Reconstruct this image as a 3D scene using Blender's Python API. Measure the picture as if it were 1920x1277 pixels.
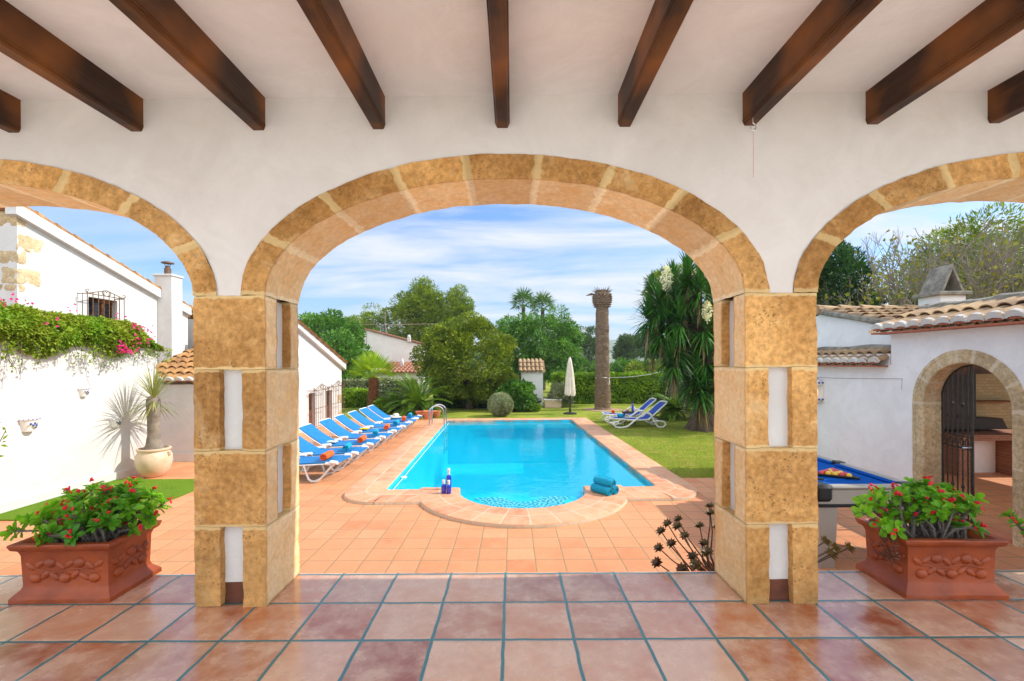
import bpy, math, random
import numpy as np
from mathutils import Vector, Matrix, noise as mnoise
sc = bpy.context.scene
for o in list(bpy.data.objects): bpy.data.objects.remove(o)
R = math.radians
# ---------------------------------------------------------------- camera
F, CX, CY, CZ, ROLL = 853.0, 960.0, 680.0, 1.56, R(0.3)
cam = bpy.data.objects.new('camera', bpy.data.cameras.new('camera'))
sc.collection.objects.link(cam); sc.camera = cam
cam.location = (0, 0, CZ)
cam.rotation_euler = (Matrix.Rotation(R(90), 4, 'X') @ Matrix.Rotation(-ROLL, 4, 'Z')).to_euler()
cam.data.sensor_width = 36; cam.data.lens = F / 1920 * 36
cam.data.shift_y = (CY - 638.5) / 1920
cam.data.clip_end = 6000; cam.data.clip_start = .05
sc.render.resolution_x = 1024; sc.render.resolution_y = 681
# ---------------------------------------------------------------- world, sun, exposure
SUN_EL, SUN_AZ = R(41), R(3)          # azimuth measured from +X towards +Y
w = bpy.data.worlds.new('World'); sc.world = w; w.use_nodes = True
nt = w.node_tree; nt.nodes.clear()
def N(t, typ, **k):
    n = t.nodes.new(typ)
    for a, b in k.items():
        if a == 'inp':
            for i, v in b.items(): n.inputs[i].default_value = v
        else: setattr(n, a, b)
    return n
def L(t, a, b): t.links.new(a, b)
sky = N(nt, 'ShaderNodeTexSky', sky_type='NISHITA', sun_disc=False, sun_elevation=SUN_EL, sun_rotation=R(90) - SUN_AZ,
        air_density=1.0, dust_density=1.2, ozone_density=1.6)
tc = N(nt, 'ShaderNodeTexCoord'); sep = N(nt, 'ShaderNodeSeparateXYZ'); L(nt, tc.outputs['Generated'], sep.inputs[0])
za = N(nt, 'ShaderNodeMath', operation='MAXIMUM', inp={1: 0.0}); L(nt, sep.outputs[2], za.inputs[0])
zb = N(nt, 'ShaderNodeMath', operation='ADD', inp={1: 0.16}); L(nt, za.outputs[0], zb.inputs[0])
dx = N(nt, 'ShaderNodeMath', operation='DIVIDE'); L(nt, sep.outputs[0], dx.inputs[0]); L(nt, zb.outputs[0], dx.inputs[1])
dy = N(nt, 'ShaderNodeMath', operation='DIVIDE'); L(nt, sep.outputs[1], dy.inputs[0]); L(nt, zb.outputs[0], dy.inputs[1])
cb = N(nt, 'ShaderNodeCombineXYZ'); L(nt, dx.outputs[0], cb.inputs[0]); L(nt, dy.outputs[0], cb.inputs[1])
mp = N(nt, 'ShaderNodeMapping'); mp.inputs['Rotation'].default_value = (0, 0, R(12)); mp.inputs['Scale'].default_value = (.55, 1.5, 1); mp.inputs['Location'].default_value = (3.1, 1.3, 0)
L(nt, cb.outputs[0], mp.inputs[0])
cn = N(nt, 'ShaderNodeTexNoise', inp={'Scale': 1.3, 'Detail': 9, 'Roughness': .6, 'Distortion': .45}); L(nt, mp.outputs[0], cn.inputs['Vector'])
cr = N(nt, 'ShaderNodeMapRange', inp={1: .37, 2: .62, 3: 0.0, 4: .95}); L(nt, cn.outputs['Fac'], cr.inputs[0])
# fewer clouds towards the west (left) side of the view
lf = N(nt, 'ShaderNodeMapRange', inp={1: -.75, 2: -.35, 3: .22, 4: 1.0}); L(nt, sep.outputs[0], lf.inputs[0])
cm = N(nt, 'ShaderNodeMath', operation='MULTIPLY'); L(nt, cr.outputs[0], cm.inputs[0]); L(nt, lf.outputs[0], cm.inputs[1])
mx = N(nt, 'ShaderNodeMixRGB', blend_type='MIX'); mx.inputs[2].default_value = (1, 1, 1, 1)
# the sky over the garden is a deeper blue; a bright cloud bank, added as fill light, stands behind the camera
bk = N(nt, 'ShaderNodeMapRange', inp={1: .25, 2: -.25, 3: 0, 4: 1}); L(nt, sep.outputs[1], bk.inputs[0])
cc_ = N(nt, 'ShaderNodeMixRGB'); cc_.inputs[1].default_value = (3.3, 3.45, 3.65, 1); cc_.inputs[2].default_value = (7.5, 7.8, 8.2, 1); L(nt, bk.outputs[0], cc_.inputs[0])
L(nt, cc_.outputs[0], mx.inputs[2])
ck = N(nt, 'ShaderNodeMath', operation='MAXIMUM'); L(nt, cm.outputs[0], ck.inputs[0]); bk2 = N(nt, 'ShaderNodeMath', operation='MULTIPLY', inp={1: .8}); L(nt, bk.outputs[0], bk2.inputs[0]); L(nt, bk2.outputs[0], ck.inputs[1])
hz = N(nt, 'ShaderNodeMapRange', inp={1: 0, 2: .45, 3: 0, 4: 1}); L(nt, sep.outputs[2], hz.inputs[0])
hm = N(nt, 'ShaderNodeMixRGB'); hm.inputs[1].default_value = (.42, .54, .70, 1); hm.inputs[2].default_value = (.50, .73, .97, 1); L(nt, hz.outputs[0], hm.inputs[0])
sm = N(nt, 'ShaderNodeMixRGB', blend_type='MULTIPLY', inp={0: 1}); L(nt, sky.outputs[0], sm.inputs[1]); L(nt, hm.outputs[0], sm.inputs[2])
L(nt, ck.outputs[0], mx.inputs[0]); L(nt, sm.outputs[0], mx.inputs[1])
bg = N(nt, 'ShaderNodeBackground', inp={'Strength': .12}); L(nt, mx.outputs[0], bg.inputs['Color'])
wo = N(nt, 'ShaderNodeOutputWorld'); L(nt, bg.outputs[0], wo.inputs[0])
sd = Vector((math.cos(SUN_EL) * math.cos(SUN_AZ), math.cos(SUN_EL) * math.sin(SUN_AZ), math.sin(SUN_EL)))
sun = bpy.data.objects.new('sun', bpy.data.lights.new('sun', 'SUN')); sc.collection.objects.link(sun)
sun.data.energy = 2.2; sun.data.angle = R(.5); sun.data.color = (1, .94, .85)
sun.rotation_euler = sd.to_track_quat('Z', 'Y').to_euler(); sun.location = (30, 0, 30)
sc.view_settings.view_transform = 'Standard'; sc.view_settings.look = 'None'
sc.view_settings.exposure = 1.2; sc.view_settings.gamma = 1
sc.render.engine = 'CYCLES'
sc.cycles.max_bounces = 8; sc.cycles.diffuse_bounces = 5; sc.cycles.transparent_max_bounces = 12

# ---------------------------------------------------------------- helpers
G = -0.51          # garden level; the arcade floor is at 0
def up(px, py):
    u, v = px - CX, CY - py
    c, s = math.cos(ROLL), math.sin(ROLL)
    return (u * c + v * s) / F, (-u * s + v * c) / F
def gp(px, py, z=G):          # photo pixel -> point on the level z
    a, b = up(px, py); d = (z - CZ) / b
    return Vector((a * d, d, z))
def dp(px, py, d):            # photo pixel -> point at distance d
    a, b = up(px, py); return Vector((a * d, d, CZ + b * d))
C = sc.collection
class MB:
    def __init__(s): s.v = []; s.f = []; s.n = 0; s.m = []; s.uv = None; s.att = None
    def add(s, V, Fc, mi=0):
        b = s.n; V = [tuple(p) for p in V]; s.v += V; s.n += len(V)
        for f in Fc: s.f.append(tuple(i + b for i in f)); s.m.append(mi)
        return s
    def box(s, c, sz, rot=None, mi=0, taper=1.0, bev=0):
        x, y, z = sz[0] / 2, sz[1] / 2, sz[2] / 2
        if bev > 0: return s.rbox(c, sz, bev, rot, mi)
        V = [Vector((i * x * (taper if k > 0 else 1), j * y * (taper if k > 0 else 1), k * z)) for k in (-1, 1) for j in (-1, 1) for i in (-1, 1)]
        if rot is not None: V = [rot @ p for p in V]
        V = [p + Vector(c) for p in V]
        return s.add(V, [(0, 2, 3, 1), (4, 5, 7, 6), (0, 1, 5, 4), (2, 6, 7, 3), (0, 4, 6, 2), (1, 3, 7, 5)], mi)
    def rbox(s, c, sz, r, rot=None, mi=0):
        h = [d / 2 for d in sz]; r = min(r, min(h) * .98)
        V = []; 
        for k in (-1, 1):
            for j in (-1, 1):
                for i in (-1, 1):
                    P = [i * h[0], j * h[1], k * h[2]]; q = [i * (h[0] - r), j * (h[1] - r), k * (h[2] - r)]
                    V += [Vector((P[0], q[1], q[2])), Vector((q[0], P[1], q[2])), Vector((q[0], q[1], P[2]))]
        idx = lambda i, j, k, a: ((k * 2 + j) * 2 + i) * 3 + a
        Fc = []
        for i in (0, 1):
            f = [idx(i, 0, 0, 0), idx(i, 1, 0, 0), idx(i, 1, 1, 0), idx(i, 0, 1, 0)]; Fc.append(f if i else f[::-1])
            f = [idx(0, i, 0, 1), idx(0, i, 1, 1), idx(1, i, 1, 1), idx(1, i, 0, 1)]; Fc.append(f if i else f[::-1])
            f = [idx(0, 0, i, 2), idx(1, 0, i, 2), idx(1, 1, i, 2), idx(0, 1, i, 2)]; Fc.append(f if i else f[::-1])
        for a in (0, 1):
            for b in (0, 1):
                Fc.append([idx(a, b, 0, 0), idx(a, b, 1, 0), idx(a, b, 1, 1), idx(a, b, 0, 1)])
                Fc.append([idx(a, 0, b, 0), idx(a, 1, b, 0), idx(a, 1, b, 2), idx(a, 0, b, 2)])
                Fc.append([idx(0, a, b, 1), idx(1, a, b, 1), idx(1, a, b, 2), idx(0, a, b, 2)])
        for i in (0, 1):
            for j in (0, 1):
                for k in (0, 1): Fc.append([idx(i, j, k, 0), idx(i, j, k, 1), idx(i, j, k, 2)])
        if rot is not None: V = [rot @ p for p in V]
        return s.add([p + Vector(c) for p in V], Fc, mi)
    def tube(s, pts, r, n=8, mi=0, cap=True):
        pts = [Vector(p) for p in pts]; rr = r if isinstance(r, (list, tuple)) else [r] * len(pts)
        V = []; Fc = []; prev = None
        for i, p in enumerate(pts):
            t = (pts[min(i + 1, len(pts) - 1)] - pts[max(i - 1, 0)])
            if t.length < 1e-9: t = Vector((0, 0, 1))
            t.normalize()
            if prev is None:
                a = Vector((0, 0, 1)) if abs(t.z) < .9 else Vector((1, 0, 0)); u = t.cross(a).normalized()
            else:
                u = prev - t * prev.dot(t); u = u.normalized() if u.length > 1e-6 else t.orthogonal().normalized()
            prev = u; v = t.cross(u)
            V += [p + (u * math.cos(2 * math.pi * k / n) + v * math.sin(2 * math.pi * k / n)) * rr[i] for k in range(n)]
        for i in range(len(pts) - 1):
            for k in range(n): Fc.append((i * n + k, i * n + (k + 1) % n, (i + 1) * n + (k + 1) % n, (i + 1) * n + k))
        if cap: Fc.append(tuple(range(n))[::-1]); Fc.append(tuple((len(pts) - 1) * n + k for k in range(n)))
        return s.add(V, Fc, mi)
    def lathe(s, prof, n=24, c=(0, 0, 0), mi=0, rot=None):
        c = Vector(c); V = []; Fc = []
        for r, z in prof:
            for k in range(n):
                p = Vector((r * math.cos(2 * math.pi * k / n), r * math.sin(2 * math.pi * k / n), z))
                V.append((rot @ p if rot is not None else p) + c)
        for i in range(len(prof) - 1):
            for k in range(n): Fc.append((i * n + k, i * n + (k + 1) % n, (i + 1) * n + (k + 1) % n, (i + 1) * n + k))
        if prof[0][0] > 1e-4: Fc.append(tuple(range(n))[::-1])
        if prof[-1][0] > 1e-4: Fc.append(tuple((len(prof) - 1) * n + k for k in range(n)))
        return s.add(V, Fc, mi)
    def prism(s, poly, d, o=(0, 0, 0), U=(1, 0, 0), V=(0, 0, 1), mi=0):
        U, W, o = Vector(U), Vector(V), Vector(o); D = Vector(d); n = len(poly)
        a = [o + U * p[0] + W * p[1] for p in poly]; b = [p + D for p in a]
        Fc = [tuple(range(n)), tuple(range(n, 2 * n))[::-1]] + [(i, n + i, n + (i + 1) % n, (i + 1) % n) for i in range(n)]
        return s.add(a + b, Fc, mi)
    def ell(s, c, r, n=10, m=6, rot=None, mi=0):
        prof = [(max(1e-5, math.sin(math.pi * i / m)), -math.cos(math.pi * i / m)) for i in range(m + 1)]
        V = []; Fc = []; c = Vector(c)
        for q, z in prof:
            for k in range(n):
                p = Vector((r[0] * q * math.cos(2 * math.pi * k / n), r[1] * q * math.sin(2 * math.pi * k / n), r[2] * z))
                V.append((rot @ p if rot is not None else p) + c)
        for i in range(m):
            for k in range(n): Fc.append((i * n + k, i * n + (k + 1) % n, (i + 1) * n + (k + 1) % n, (i + 1) * n + k))
        return s.add(V, Fc, mi)
    def arr(s, V, Q, mi=0):       # numpy arrays
        return s.add(V.tolist(), Q.tolist(), mi)
    def build(s, name, mats, parent=None, smooth=False, loc=None, att=None, uv=None):
        me = bpy.data.meshes.new(name); me.from_pydata(s.v, [], s.f)
        mats = mats if isinstance(mats, (list, tuple)) else [mats]
        for m in mats: me.materials.append(m)
        if len(mats) > 1: me.polygons.foreach_set('material_index', s.m)
        if smooth:
            me.polygons.foreach_set('use_smooth', [True] * len(me.polygons))
            if smooth != 'all':
                try: me.set_sharp_from_angle(angle=R(38))
                except Exception: pass
        if att:
            for k, vals in att.items():
                a = me.attributes.new(k, 'FLOAT', 'POINT'); a.data.foreach_set('value', vals)
        if uv is not None:
            l = me.uv_layers.new(name='UVMap'); li = np.zeros(len(me.loops), dtype=np.int32); me.loops.foreach_get('vertex_index', li)
            l.data.foreach_set('uv', np.array(uv, dtype=np.float32)[li].ravel())
        me.update(); me.validate(clean_customdata=False)
        o = bpy.data.objects.new(name, me); C.objects.link(o)
        if parent: o.parent = parent
        if loc is not None: o.location = loc
        return o
def tag(o, label=None, cat=None, group=None, kind=None):
    if label: o['label'] = label
    if cat: o['category'] = cat
    if group: o['group'] = group
    if kind: o['kind'] = kind
    return o
def thing(name, label, cat, loc=(0, 0, 0), rz=0, group=None):
    o = bpy.data.objects.new(name, None); C.objects.link(o); o.location = loc; o.rotation_euler = (0, 0, rz)
    o.empty_display_size = .2
    return tag(o, label, cat, group)
def struct(o, label=None): return tag(o, label=label, kind='structure')
def dup(root, loc=None, rz=None, label=None, scale=None):
    r = root.copy(); C.objects.link(r)
    if loc is not None: r.location = loc
    if rz is not None: r.rotation_euler = (0, 0, rz)
    if scale is not None: r.scale = (scale,) * 3
    if label: r['label'] = label
    for ch in list(root.children):
        c = ch.copy(); C.objects.link(c); c.parent = r
        for g in ch.children:
            d = g.copy(); C.objects.link(d); d.parent = c
    return r
# ---------------------------------------------------------------- materials
def srgb(r, g, b):
    f = lambda c: (c / 255 / 12.92) if c / 255 <= .04045 else ((c / 255 + .055) / 1.055) ** 2.4
    return (f(r), f(g), f(b), 1)
def newmat(name):
    m = bpy.data.materials.new(name); m.use_nodes = True; t = m.node_tree; t.nodes.clear()
    o = N(t, 'ShaderNodeOutputMaterial'); p = N(t, 'ShaderNodeBsdfPrincipled'); L(t, p.outputs[0], o.inputs[0])
    return m, t, p
def math_(t, op, a, b=None, c=None):
    n = N(t, 'ShaderNodeMath', operation=op)
    for i, x in enumerate((a, b, c)):
        if x is None: continue
        if isinstance(x, (int, float)): n.inputs[i].default_value = x
        else: L(t, x, n.inputs[i])
    return n.outputs[0]
def mixc(t, f, a, b, bt='MIX'):
    n = N(t, 'ShaderNodeMixRGB', blend_type=bt)
    for i, x in enumerate((f, a, b)):
        if isinstance(x, (int, float)): n.inputs[i].default_value = x
        elif isinstance(x, tuple): n.inputs[i].default_value = x
        else: L(t, x, n.inputs[i])
    return n.outputs[0]
def noise(t, vec, scale, detail=4, rough=.55, dist=0):
    n = N(t, 'ShaderNodeTexNoise', inp={'Scale': scale, 'Detail': detail, 'Roughness': rough, 'Distortion': dist})
    if vec is not None: L(t, vec, n.inputs['Vector'])
    return n.outputs['Fac']
def rng(t, x, a, b, c=0., d=1.):
    n = N(t, 'ShaderNodeMapRange', inp={1: a, 2: b, 3: c, 4: d}); L(t, x, n.inputs[0]); return n.outputs[0]
def pos(t): return N(t, 'ShaderNodeNewGeometry').outputs['Position']
def obc(t): return N(t, 'ShaderNodeTexCoord').outputs['Object']
def bump(t, p, h, st=.3, d=.01):
    b = N(t, 'ShaderNodeBump', inp={'Strength': st, 'Distance': d}); L(t, h, b.inputs['Height']); L(t, b.outputs[0], p.inputs['Normal'])
def simple(name, c1, c2=None, scale=8, rough=.6, bmp=0, bscale=40, metal=0, spec=.5, stretch=None, coat=0, trans=0, bd=.01):
    m, t, p = newmat(name); v = obc(t)
    if stretch:
        q = N(t, 'ShaderNodeMapping'); q.inputs['Scale'].default_value = stretch; L(t, v, q.inputs[0]); v = q.outputs[0]
    if c2 is not None:
        L(t, mixc(t, rng(t, noise(t, v, scale, 6, .6), .32, .68), c1, c2), p.inputs['Base Color'])
    else: p.inputs['Base Color'].default_value = c1
    p.inputs['Roughness'].default_value = rough; p.inputs['Metallic'].default_value = metal
    p.inputs['Specular IOR Level'].default_value = spec; p.inputs['Coat Weight'].default_value = coat
    p.inputs['Transmission Weight'].default_value = trans
    if bmp: bump(t, p, noise(t, v, bscale, 5, .6), bmp, bd)
    return m
def leafmat(name, c1, c2, c3=None, rough=.55, sheen=0, trans=.22):
    """per-leaf colour variation from random-per-island, a bit of light passing through"""
    m = bpy.data.materials.new(name); m.use_nodes = True; t = m.node_tree; t.nodes.clear()
    o = N(t, 'ShaderNodeOutputMaterial'); p = N(t, 'ShaderNodeBsdfPrincipled'); g = N(t, 'ShaderNodeNewGeometry')
    r = g.outputs['Random Per Island']
    c = mixc(t, r, c1, c2)
    big = rng(t, noise(t, obc(t), 1.7, 3, .5), .38, .62)
    if c3 is not None: c = mixc(t, math_(t, 'MULTIPLY', big, .75), c, c3)
    L(t, c, p.inputs['Base Color']); p.inputs['Roughness'].default_value = rough; p.inputs['Specular IOR Level'].default_value = .3
    tr = N(t, 'ShaderNodeBsdfTranslucent'); L(t, mixc(t, 1., c, (1.3, 1.25, .55, 1), 'MULTIPLY'), tr.inputs[0])
    mx_ = N(t, 'ShaderNodeMixShader', inp={0: trans}); L(t, p.outputs[0], mx_.inputs[1]); L(t, tr.outputs[0], mx_.inputs[2]); L(t, mx_.outputs[0], o.inputs[0])
    return m
def tiles(name, s, grout, cols, gcol, rough=.5, blotch=None, uv=False, off=(0, 0), bmp=.25, rot=0, stain=None, grough=.7):
    m, t, p = newmat(name)
    src = N(t, 'ShaderNodeTexCoord').outputs['UV'] if uv else pos(t)
    q = N(t, 'ShaderNodeMapping'); q.inputs['Location'].default_value = (off[0] / s, off[1] / s, 0); q.inputs['Scale'].default_value = (1 / s, 1 / s, 1)
    q.inputs['Rotation'].default_value = (0, 0, rot); L(t, src, q.inputs[0]); v = q.outputs[0]
    wob = N(t, 'ShaderNodeTexNoise', inp={'Scale': 2.5, 'Detail': 2}); L(t, v, wob.inputs['Vector'])
    va = N(t, 'ShaderNodeVectorMath', operation='MULTIPLY_ADD'); L(t, wob.outputs['Color'], va.inputs[0]); va.inputs[1].default_value = (.035, .035, 0); L(t, v, va.inputs[2])
    sp = N(t, 'ShaderNodeSeparateXYZ'); L(t, va.outputs[0], sp.inputs[0])
    dist = []
    for k in (0, 1):
        fr = math_(t, 'FRACT', sp.outputs[k]); dist.append(math_(t, 'MINIMUM', fr, math_(t, 'SUBTRACT', 1., fr)))
    dmin = math_(t, 'MINIMUM', dist[0], dist[1])
    g2 = grout / s / 2
    mask = rng(t, dmin, g2 * .75, g2 * 1.25)             # 1 on the tile
    edge = rng(t, dmin, g2 * .6, g2 * 2.6)
    fl = N(t, 'ShaderNodeVectorMath', operation='FLOOR'); L(t, va.outputs[0], fl.inputs[0])
    fz = N(t, 'ShaderNodeVectorMath', operation='MULTIPLY'); L(t, fl.outputs[0], fz.inputs[0]); fz.inputs[1].default_value = (1, 1, 0)
    wn = N(t, 'ShaderNodeTexWhiteNoise', noise_dimensions='3D'); L(t, fz.outputs[0], wn.inputs['Vector'])
    rp = N(t, 'ShaderNodeValToRGB'); L(t, wn.outputs['Value'], rp.inputs[0]); e = rp.color_ramp
    n = len(cols)
    while len(e.elements) < n: e.elements.new(.5)
    for i, c in enumerate(cols): e.elements[i].position = i / (n - 1); e.elements[i].color = c
    # per-tile offset so that blotches change from tile to tile
    vo = N(t, 'ShaderNodeVectorMath', operation='MULTIPLY_ADD'); L(t, wn.outputs['Color'], vo.inputs[0]); vo.inputs[1].default_value = (7, 7, 7); L(t, va.outputs[0], vo.inputs[2])
    nb = noise(t, vo.outputs[0], 1.9, 8, .66, .15)
    c = rp.outputs[0]
    if blotch is not None: c = mixc(t, rng(t, nb, .36, .74, 0, .85), c, blotch)
    nf = noise(t, vo.outputs[0], 9, 5, .6)
    c = mixc(t, .35, c, mixc(t, nf, (.55, .55, .55, 1), (1.35, 1.35, 1.35, 1)), 'MULTIPLY')
    if stain is not None: c = mixc(t, rng(t, noise(t, v, .35, 5, .65, .5), .5, .72), c, mixc(t, 1., c, stain, 'MULTIPLY'))
    gc = mixc(t, noise(t, v, 6, 4), gcol, tuple(x * .6 for x in gcol[:3]) + (1,))
    L(t, mixc(t, mask, gc, c), p.inputs['Base Color'])
    L(t, rng(t, mask, 0, 1, grough, rough) if blotch is None else math_(t, 'ADD', rng(t, mask, 0, 1, grough, rough), rng(t, nb, .35, .7, -.08, .1)), p.inputs['Roughness'])
    hh = math_(t, 'ADD', math_(t, 'MULTIPLY', edge, 1.), math_(t, 'MULTIPLY', nf, .15))
    hh = math_(t, 'ADD', hh, math_(t, 'MULTIPLY', nb, .35))
    bump(t, p, hh, bmp, .006)
    return m
M = {}
def stone_mat(name, dark, lite, mort, base_stain=True):
    m, t, p = newmat(name); v = obc(t)
    a = noise(t, v, 3.2, 7, .65, .3); b = noise(t, v, 28, 6, .7)
    c = mixc(t, rng(t, a, .3, .7), dark, lite)
    c = mixc(t, .75, c, mixc(t, rng(t, b, .3, .7), (.5, .44, .38, 1), (1.4, 1.4, 1.4, 1)), 'MULTIPLY')
    c = mixc(t, 1., c, mixc(t, rng(t, noise(t, v, 1.1, 3, .5), .35, .65), (.78, .76, .74, 1), (1.2, 1.2, 1.18, 1)), 'MULTIPLY')
    c = mixc(t, math_(t, 'MULTIPLY', rng(t, noise(t, v, 7, 6, .75, .5), .55, .7), .45), c, srgb(232, 192, 132))
    # pits
    vr = N(t, 'ShaderNodeTexVoronoi', inp={'Scale': 42.}); wv = N(t, 'ShaderNodeVectorMath', operation='MULTIPLY_ADD')
    nz = N(t, 'ShaderNodeTexNoise', inp={'Scale': 14., 'Detail': 3}); L(t, v, nz.inputs['Vector'])
    L(t, nz.outputs['Color'], wv.inputs[0]); wv.inputs[1].default_value = (.06, .06, .06); L(t, v, wv.inputs[2]); L(t, wv.outputs[0], vr.inputs['Vector'])
    pit = math_(t, 'MULTIPLY', rng(t, vr.outputs['Distance'], .16, .3, 1, 0), rng(t, noise(t, v, 5, 3), .5, .62))
    c = mixc(t, math_(t, 'MULTIPLY', pit, .6), c, tuple(x * .35 for x in dark[:3]) + (1,))
    j = N(t, 'ShaderNodeAttribute', attribute_name='joint').outputs['Fac']
    jj = math_(t, 'ADD', j, math_(t, 'MULTIPLY', math_(t, 'SUBTRACT', noise(t, v, 16, 4, .6), .5), 2.2))
    jm = rng(t, jj, -.1, .2, 0, .85)
    c = mixc(t, jm, c, mixc(t, noise(t, v, 30, 4), mort, tuple(x * .8 for x in mort[:3]) + (1,)))
    if base_stain:
        z = N(t, 'ShaderNodeSeparateXYZ'); L(t, v, z.inputs[0])
        bs = math_(t, 'MULTIPLY', rng(t, z.outputs[2], .02, .55, 1, 0), rng(t, noise(t, v, 7, 5, .7), .35, .7))
        c = mixc(t, math_(t, 'MULTIPLY', bs, .5), c, srgb(120, 118, 88))
        wl = math_(t, 'MULTIPLY', rng(t, noise(t, v, 2.1, 5, .7, .8), .56, .7), .35)
        c = mixc(t, wl, c, srgb(226, 205, 160))
    rv = N(t, 'ShaderNodeAttribute', attribute_name='reveal_bounce').outputs['Fac']  # inner pier faces and soffits paler: terrace bounce light painted into the stone
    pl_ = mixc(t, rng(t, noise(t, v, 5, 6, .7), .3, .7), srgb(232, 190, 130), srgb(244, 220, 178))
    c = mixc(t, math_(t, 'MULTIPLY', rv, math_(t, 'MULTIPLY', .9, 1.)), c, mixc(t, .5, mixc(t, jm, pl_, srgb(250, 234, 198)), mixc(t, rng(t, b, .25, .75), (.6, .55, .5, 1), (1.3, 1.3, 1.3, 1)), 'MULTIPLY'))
    tn = N(t, 'ShaderNodeAttribute', attribute_name='tone').outputs['Fac']
    c = mixc(t, 1., c, mixc(t, rng(t, tn, -1, 1), (.80, .77, .74, 1), (1.18, 1.2, 1.22, 1)), 'MULTIPLY')
    L(t, c, p.inputs['Base Color']); p.inputs['Roughness'].default_value = .9; p.inputs['Specular IOR Level'].default_value = .15
    h = math_(t, 'ADD', math_(t, 'MULTIPLY', b, .6), math_(t, 'MULTIPLY', pit, -.9)); h = math_(t, 'ADD', h, math_(t, 'MULTIPLY', jm, -.25))
    bump(t, p, h, .7, .006)
    return m
M['stone'] = stone_mat('golden_sandstone', srgb(176, 127, 70), srgb(209, 162, 102), srgb(222, 190, 134))
M['stone_pale'] = stone_mat('pale_sandstone', srgb(196, 172, 134), srgb(222, 204, 168), srgb(225, 208, 178), False)
def plaster(name, c, c2, st=.35, dirt=None):
    m, t, p = newmat(name); v = obc(t)
    col = mixc(t, rng(t, noise(t, v, .9, 6, .6, .4), .35, .7), c, c2)
    col = mixc(t, 1., col, mixc(t, rng(t, noise(t, v, 2.6, 7, .7, .8), .42, .62), (.95, .945, .94, 1), (1.02, 1.02, 1.02, 1)), 'MULTIPLY')
    if dirt is not None: col = mixc(t, math_(t, 'MULTIPLY', rng(t, noise(t, v, 2.2, 8, .72, 1.), .58, .74), .6), col, dirt)
    L(t, col, p.inputs['Base Color']); p.inputs['Roughness'].default_value = .92; p.inputs['Specular IOR Level'].default_value = .12
    h = math_(t, 'ADD', noise(t, v, 3.5, 4, .5), math_(t, 'MULTIPLY', noise(t, v, 30, 5, .6), .28)); bump(t, p, h, st, .02)
    return m
M['plaster'] = plaster('interior_plaster', srgb(226, 219, 211), srgb(216, 206, 197))
M['ceil'] = plaster('ceiling_plaster', srgb(234, 228, 224), srgb(224, 216, 210))
M['white'] = plaster('exterior_whitewash', srgb(216, 213, 208), srgb(208, 205, 199), .5)
M['white_d'] = plaster('weathered_whitewash', srgb(243, 241, 238), srgb(234, 232, 228), .5, srgb(214, 212, 208))
M['floor'] = tiles('glazed_terracotta', .4, .019, [srgb(158, 84, 48), srgb(186, 110, 68), srgb(204, 152, 118), srgb(148, 76, 46), srgb(208, 166, 138), srgb(178, 98, 58)], srgb(48, 116, 118), .25,
                   srgb(218, 184, 156), off=(.05, -2.97), bmp=.5, grough=.5)
_f = [n for n in M['floor'].node_tree.nodes if n.type == 'BSDF_PRINCIPLED'][0]; _f.inputs['Coat Weight'].default_value = .8; _f.inputs['Coat Roughness'].default_value = .16
M['terrace'] = tiles('terrace_tile', .3, .014, [srgb(212, 138, 90), srgb(218, 149, 102), srgb(205, 127, 80), srgb(221, 157, 112)], srgb(172, 142, 100), .62,
                     srgb(218, 152, 108), off=(.062, .02), bmp=.3, stain=(.92, .86, .84, 1))
M['coping'] = tiles('coping_tile', 1.0, .05, [srgb(206, 134, 92), srgb(216, 152, 108), srgb(200, 124, 84), srgb(220, 162, 116), srgb(212, 144, 98)], srgb(222, 202, 172), .6,
                    srgb(226, 176, 142), uv=True, bmp=.3)
def wood_mat():
    m, t, p = newmat('stained_beam_wood'); v = obc(t)
    q = N(t, 'ShaderNodeMapping'); q.inputs['Scale'].default_value = (9, .7, 9); L(t, v, q.inputs[0])
    a = noise(t, q.outputs[0], 2.2, 6, .6, 1.2); b = noise(t, q.outputs[0], 14, 4, .6, .5)
    k = noise(t, v, 1.6, 3, .5)
    c = mixc(t, rng(t, a, .3, .7), srgb(26, 14, 6), srgb(74, 42, 18)); c = mixc(t, math_(t, 'MULTIPLY', rng(t, k, .46, .64), .85), c, srgb(146, 86, 32))
    vk = N(t, 'ShaderNodeTexVoronoi', inp={'Scale': 1.2}); q2 = N(t, 'ShaderNodeMapping'); q2.inputs['Scale'].default_value = (4, 1, 4); L(t, v, q2.inputs[0]); L(t, q2.outputs[0], vk.inputs['Vector'])
    c = mixc(t, rng(t, vk.outputs['Distance'], .04, .14, .85, 0), c, srgb(24, 11, 5))
    L(t, c, p.inputs['Base Color']); L(t, rng(t, b, 0, 1, .38, .6), p.inputs['Roughness']); p.inputs['Specular IOR Level'].default_value = .28
    bump(t, p, math_(t, 'ADD', a, b), .25, .004); return m
M['wood'] = wood_mat()
M['terracotta'] = simple('moulded_terracotta', srgb(118, 46, 10), srgb(162, 72, 22), 4, .5, .35, 60)
M['terracotta_pot'] = simple('plain_terracotta', srgb(190, 110, 74), srgb(206, 132, 94), 6, .7, .2, 50)
M['cream_pot'] = simple('cream_glazed_clay', srgb(222, 200, 172), srgb(206, 168, 132), 3, .55, .2, 30)
M['soil'] = simple('dark_soil', srgb(52, 38, 28), srgb(84, 64, 48), 20, .95, .9, 30, bd=.02)
M['steel'] = simple('polished_steel', (.62, .62, .62, 1), None, rough=.16, metal=1)
M['iron'] = simple('dark_wrought_iron', srgb(38, 36, 34), srgb(66, 60, 54), 20, .5, .2, 60, metal=.5)
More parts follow.
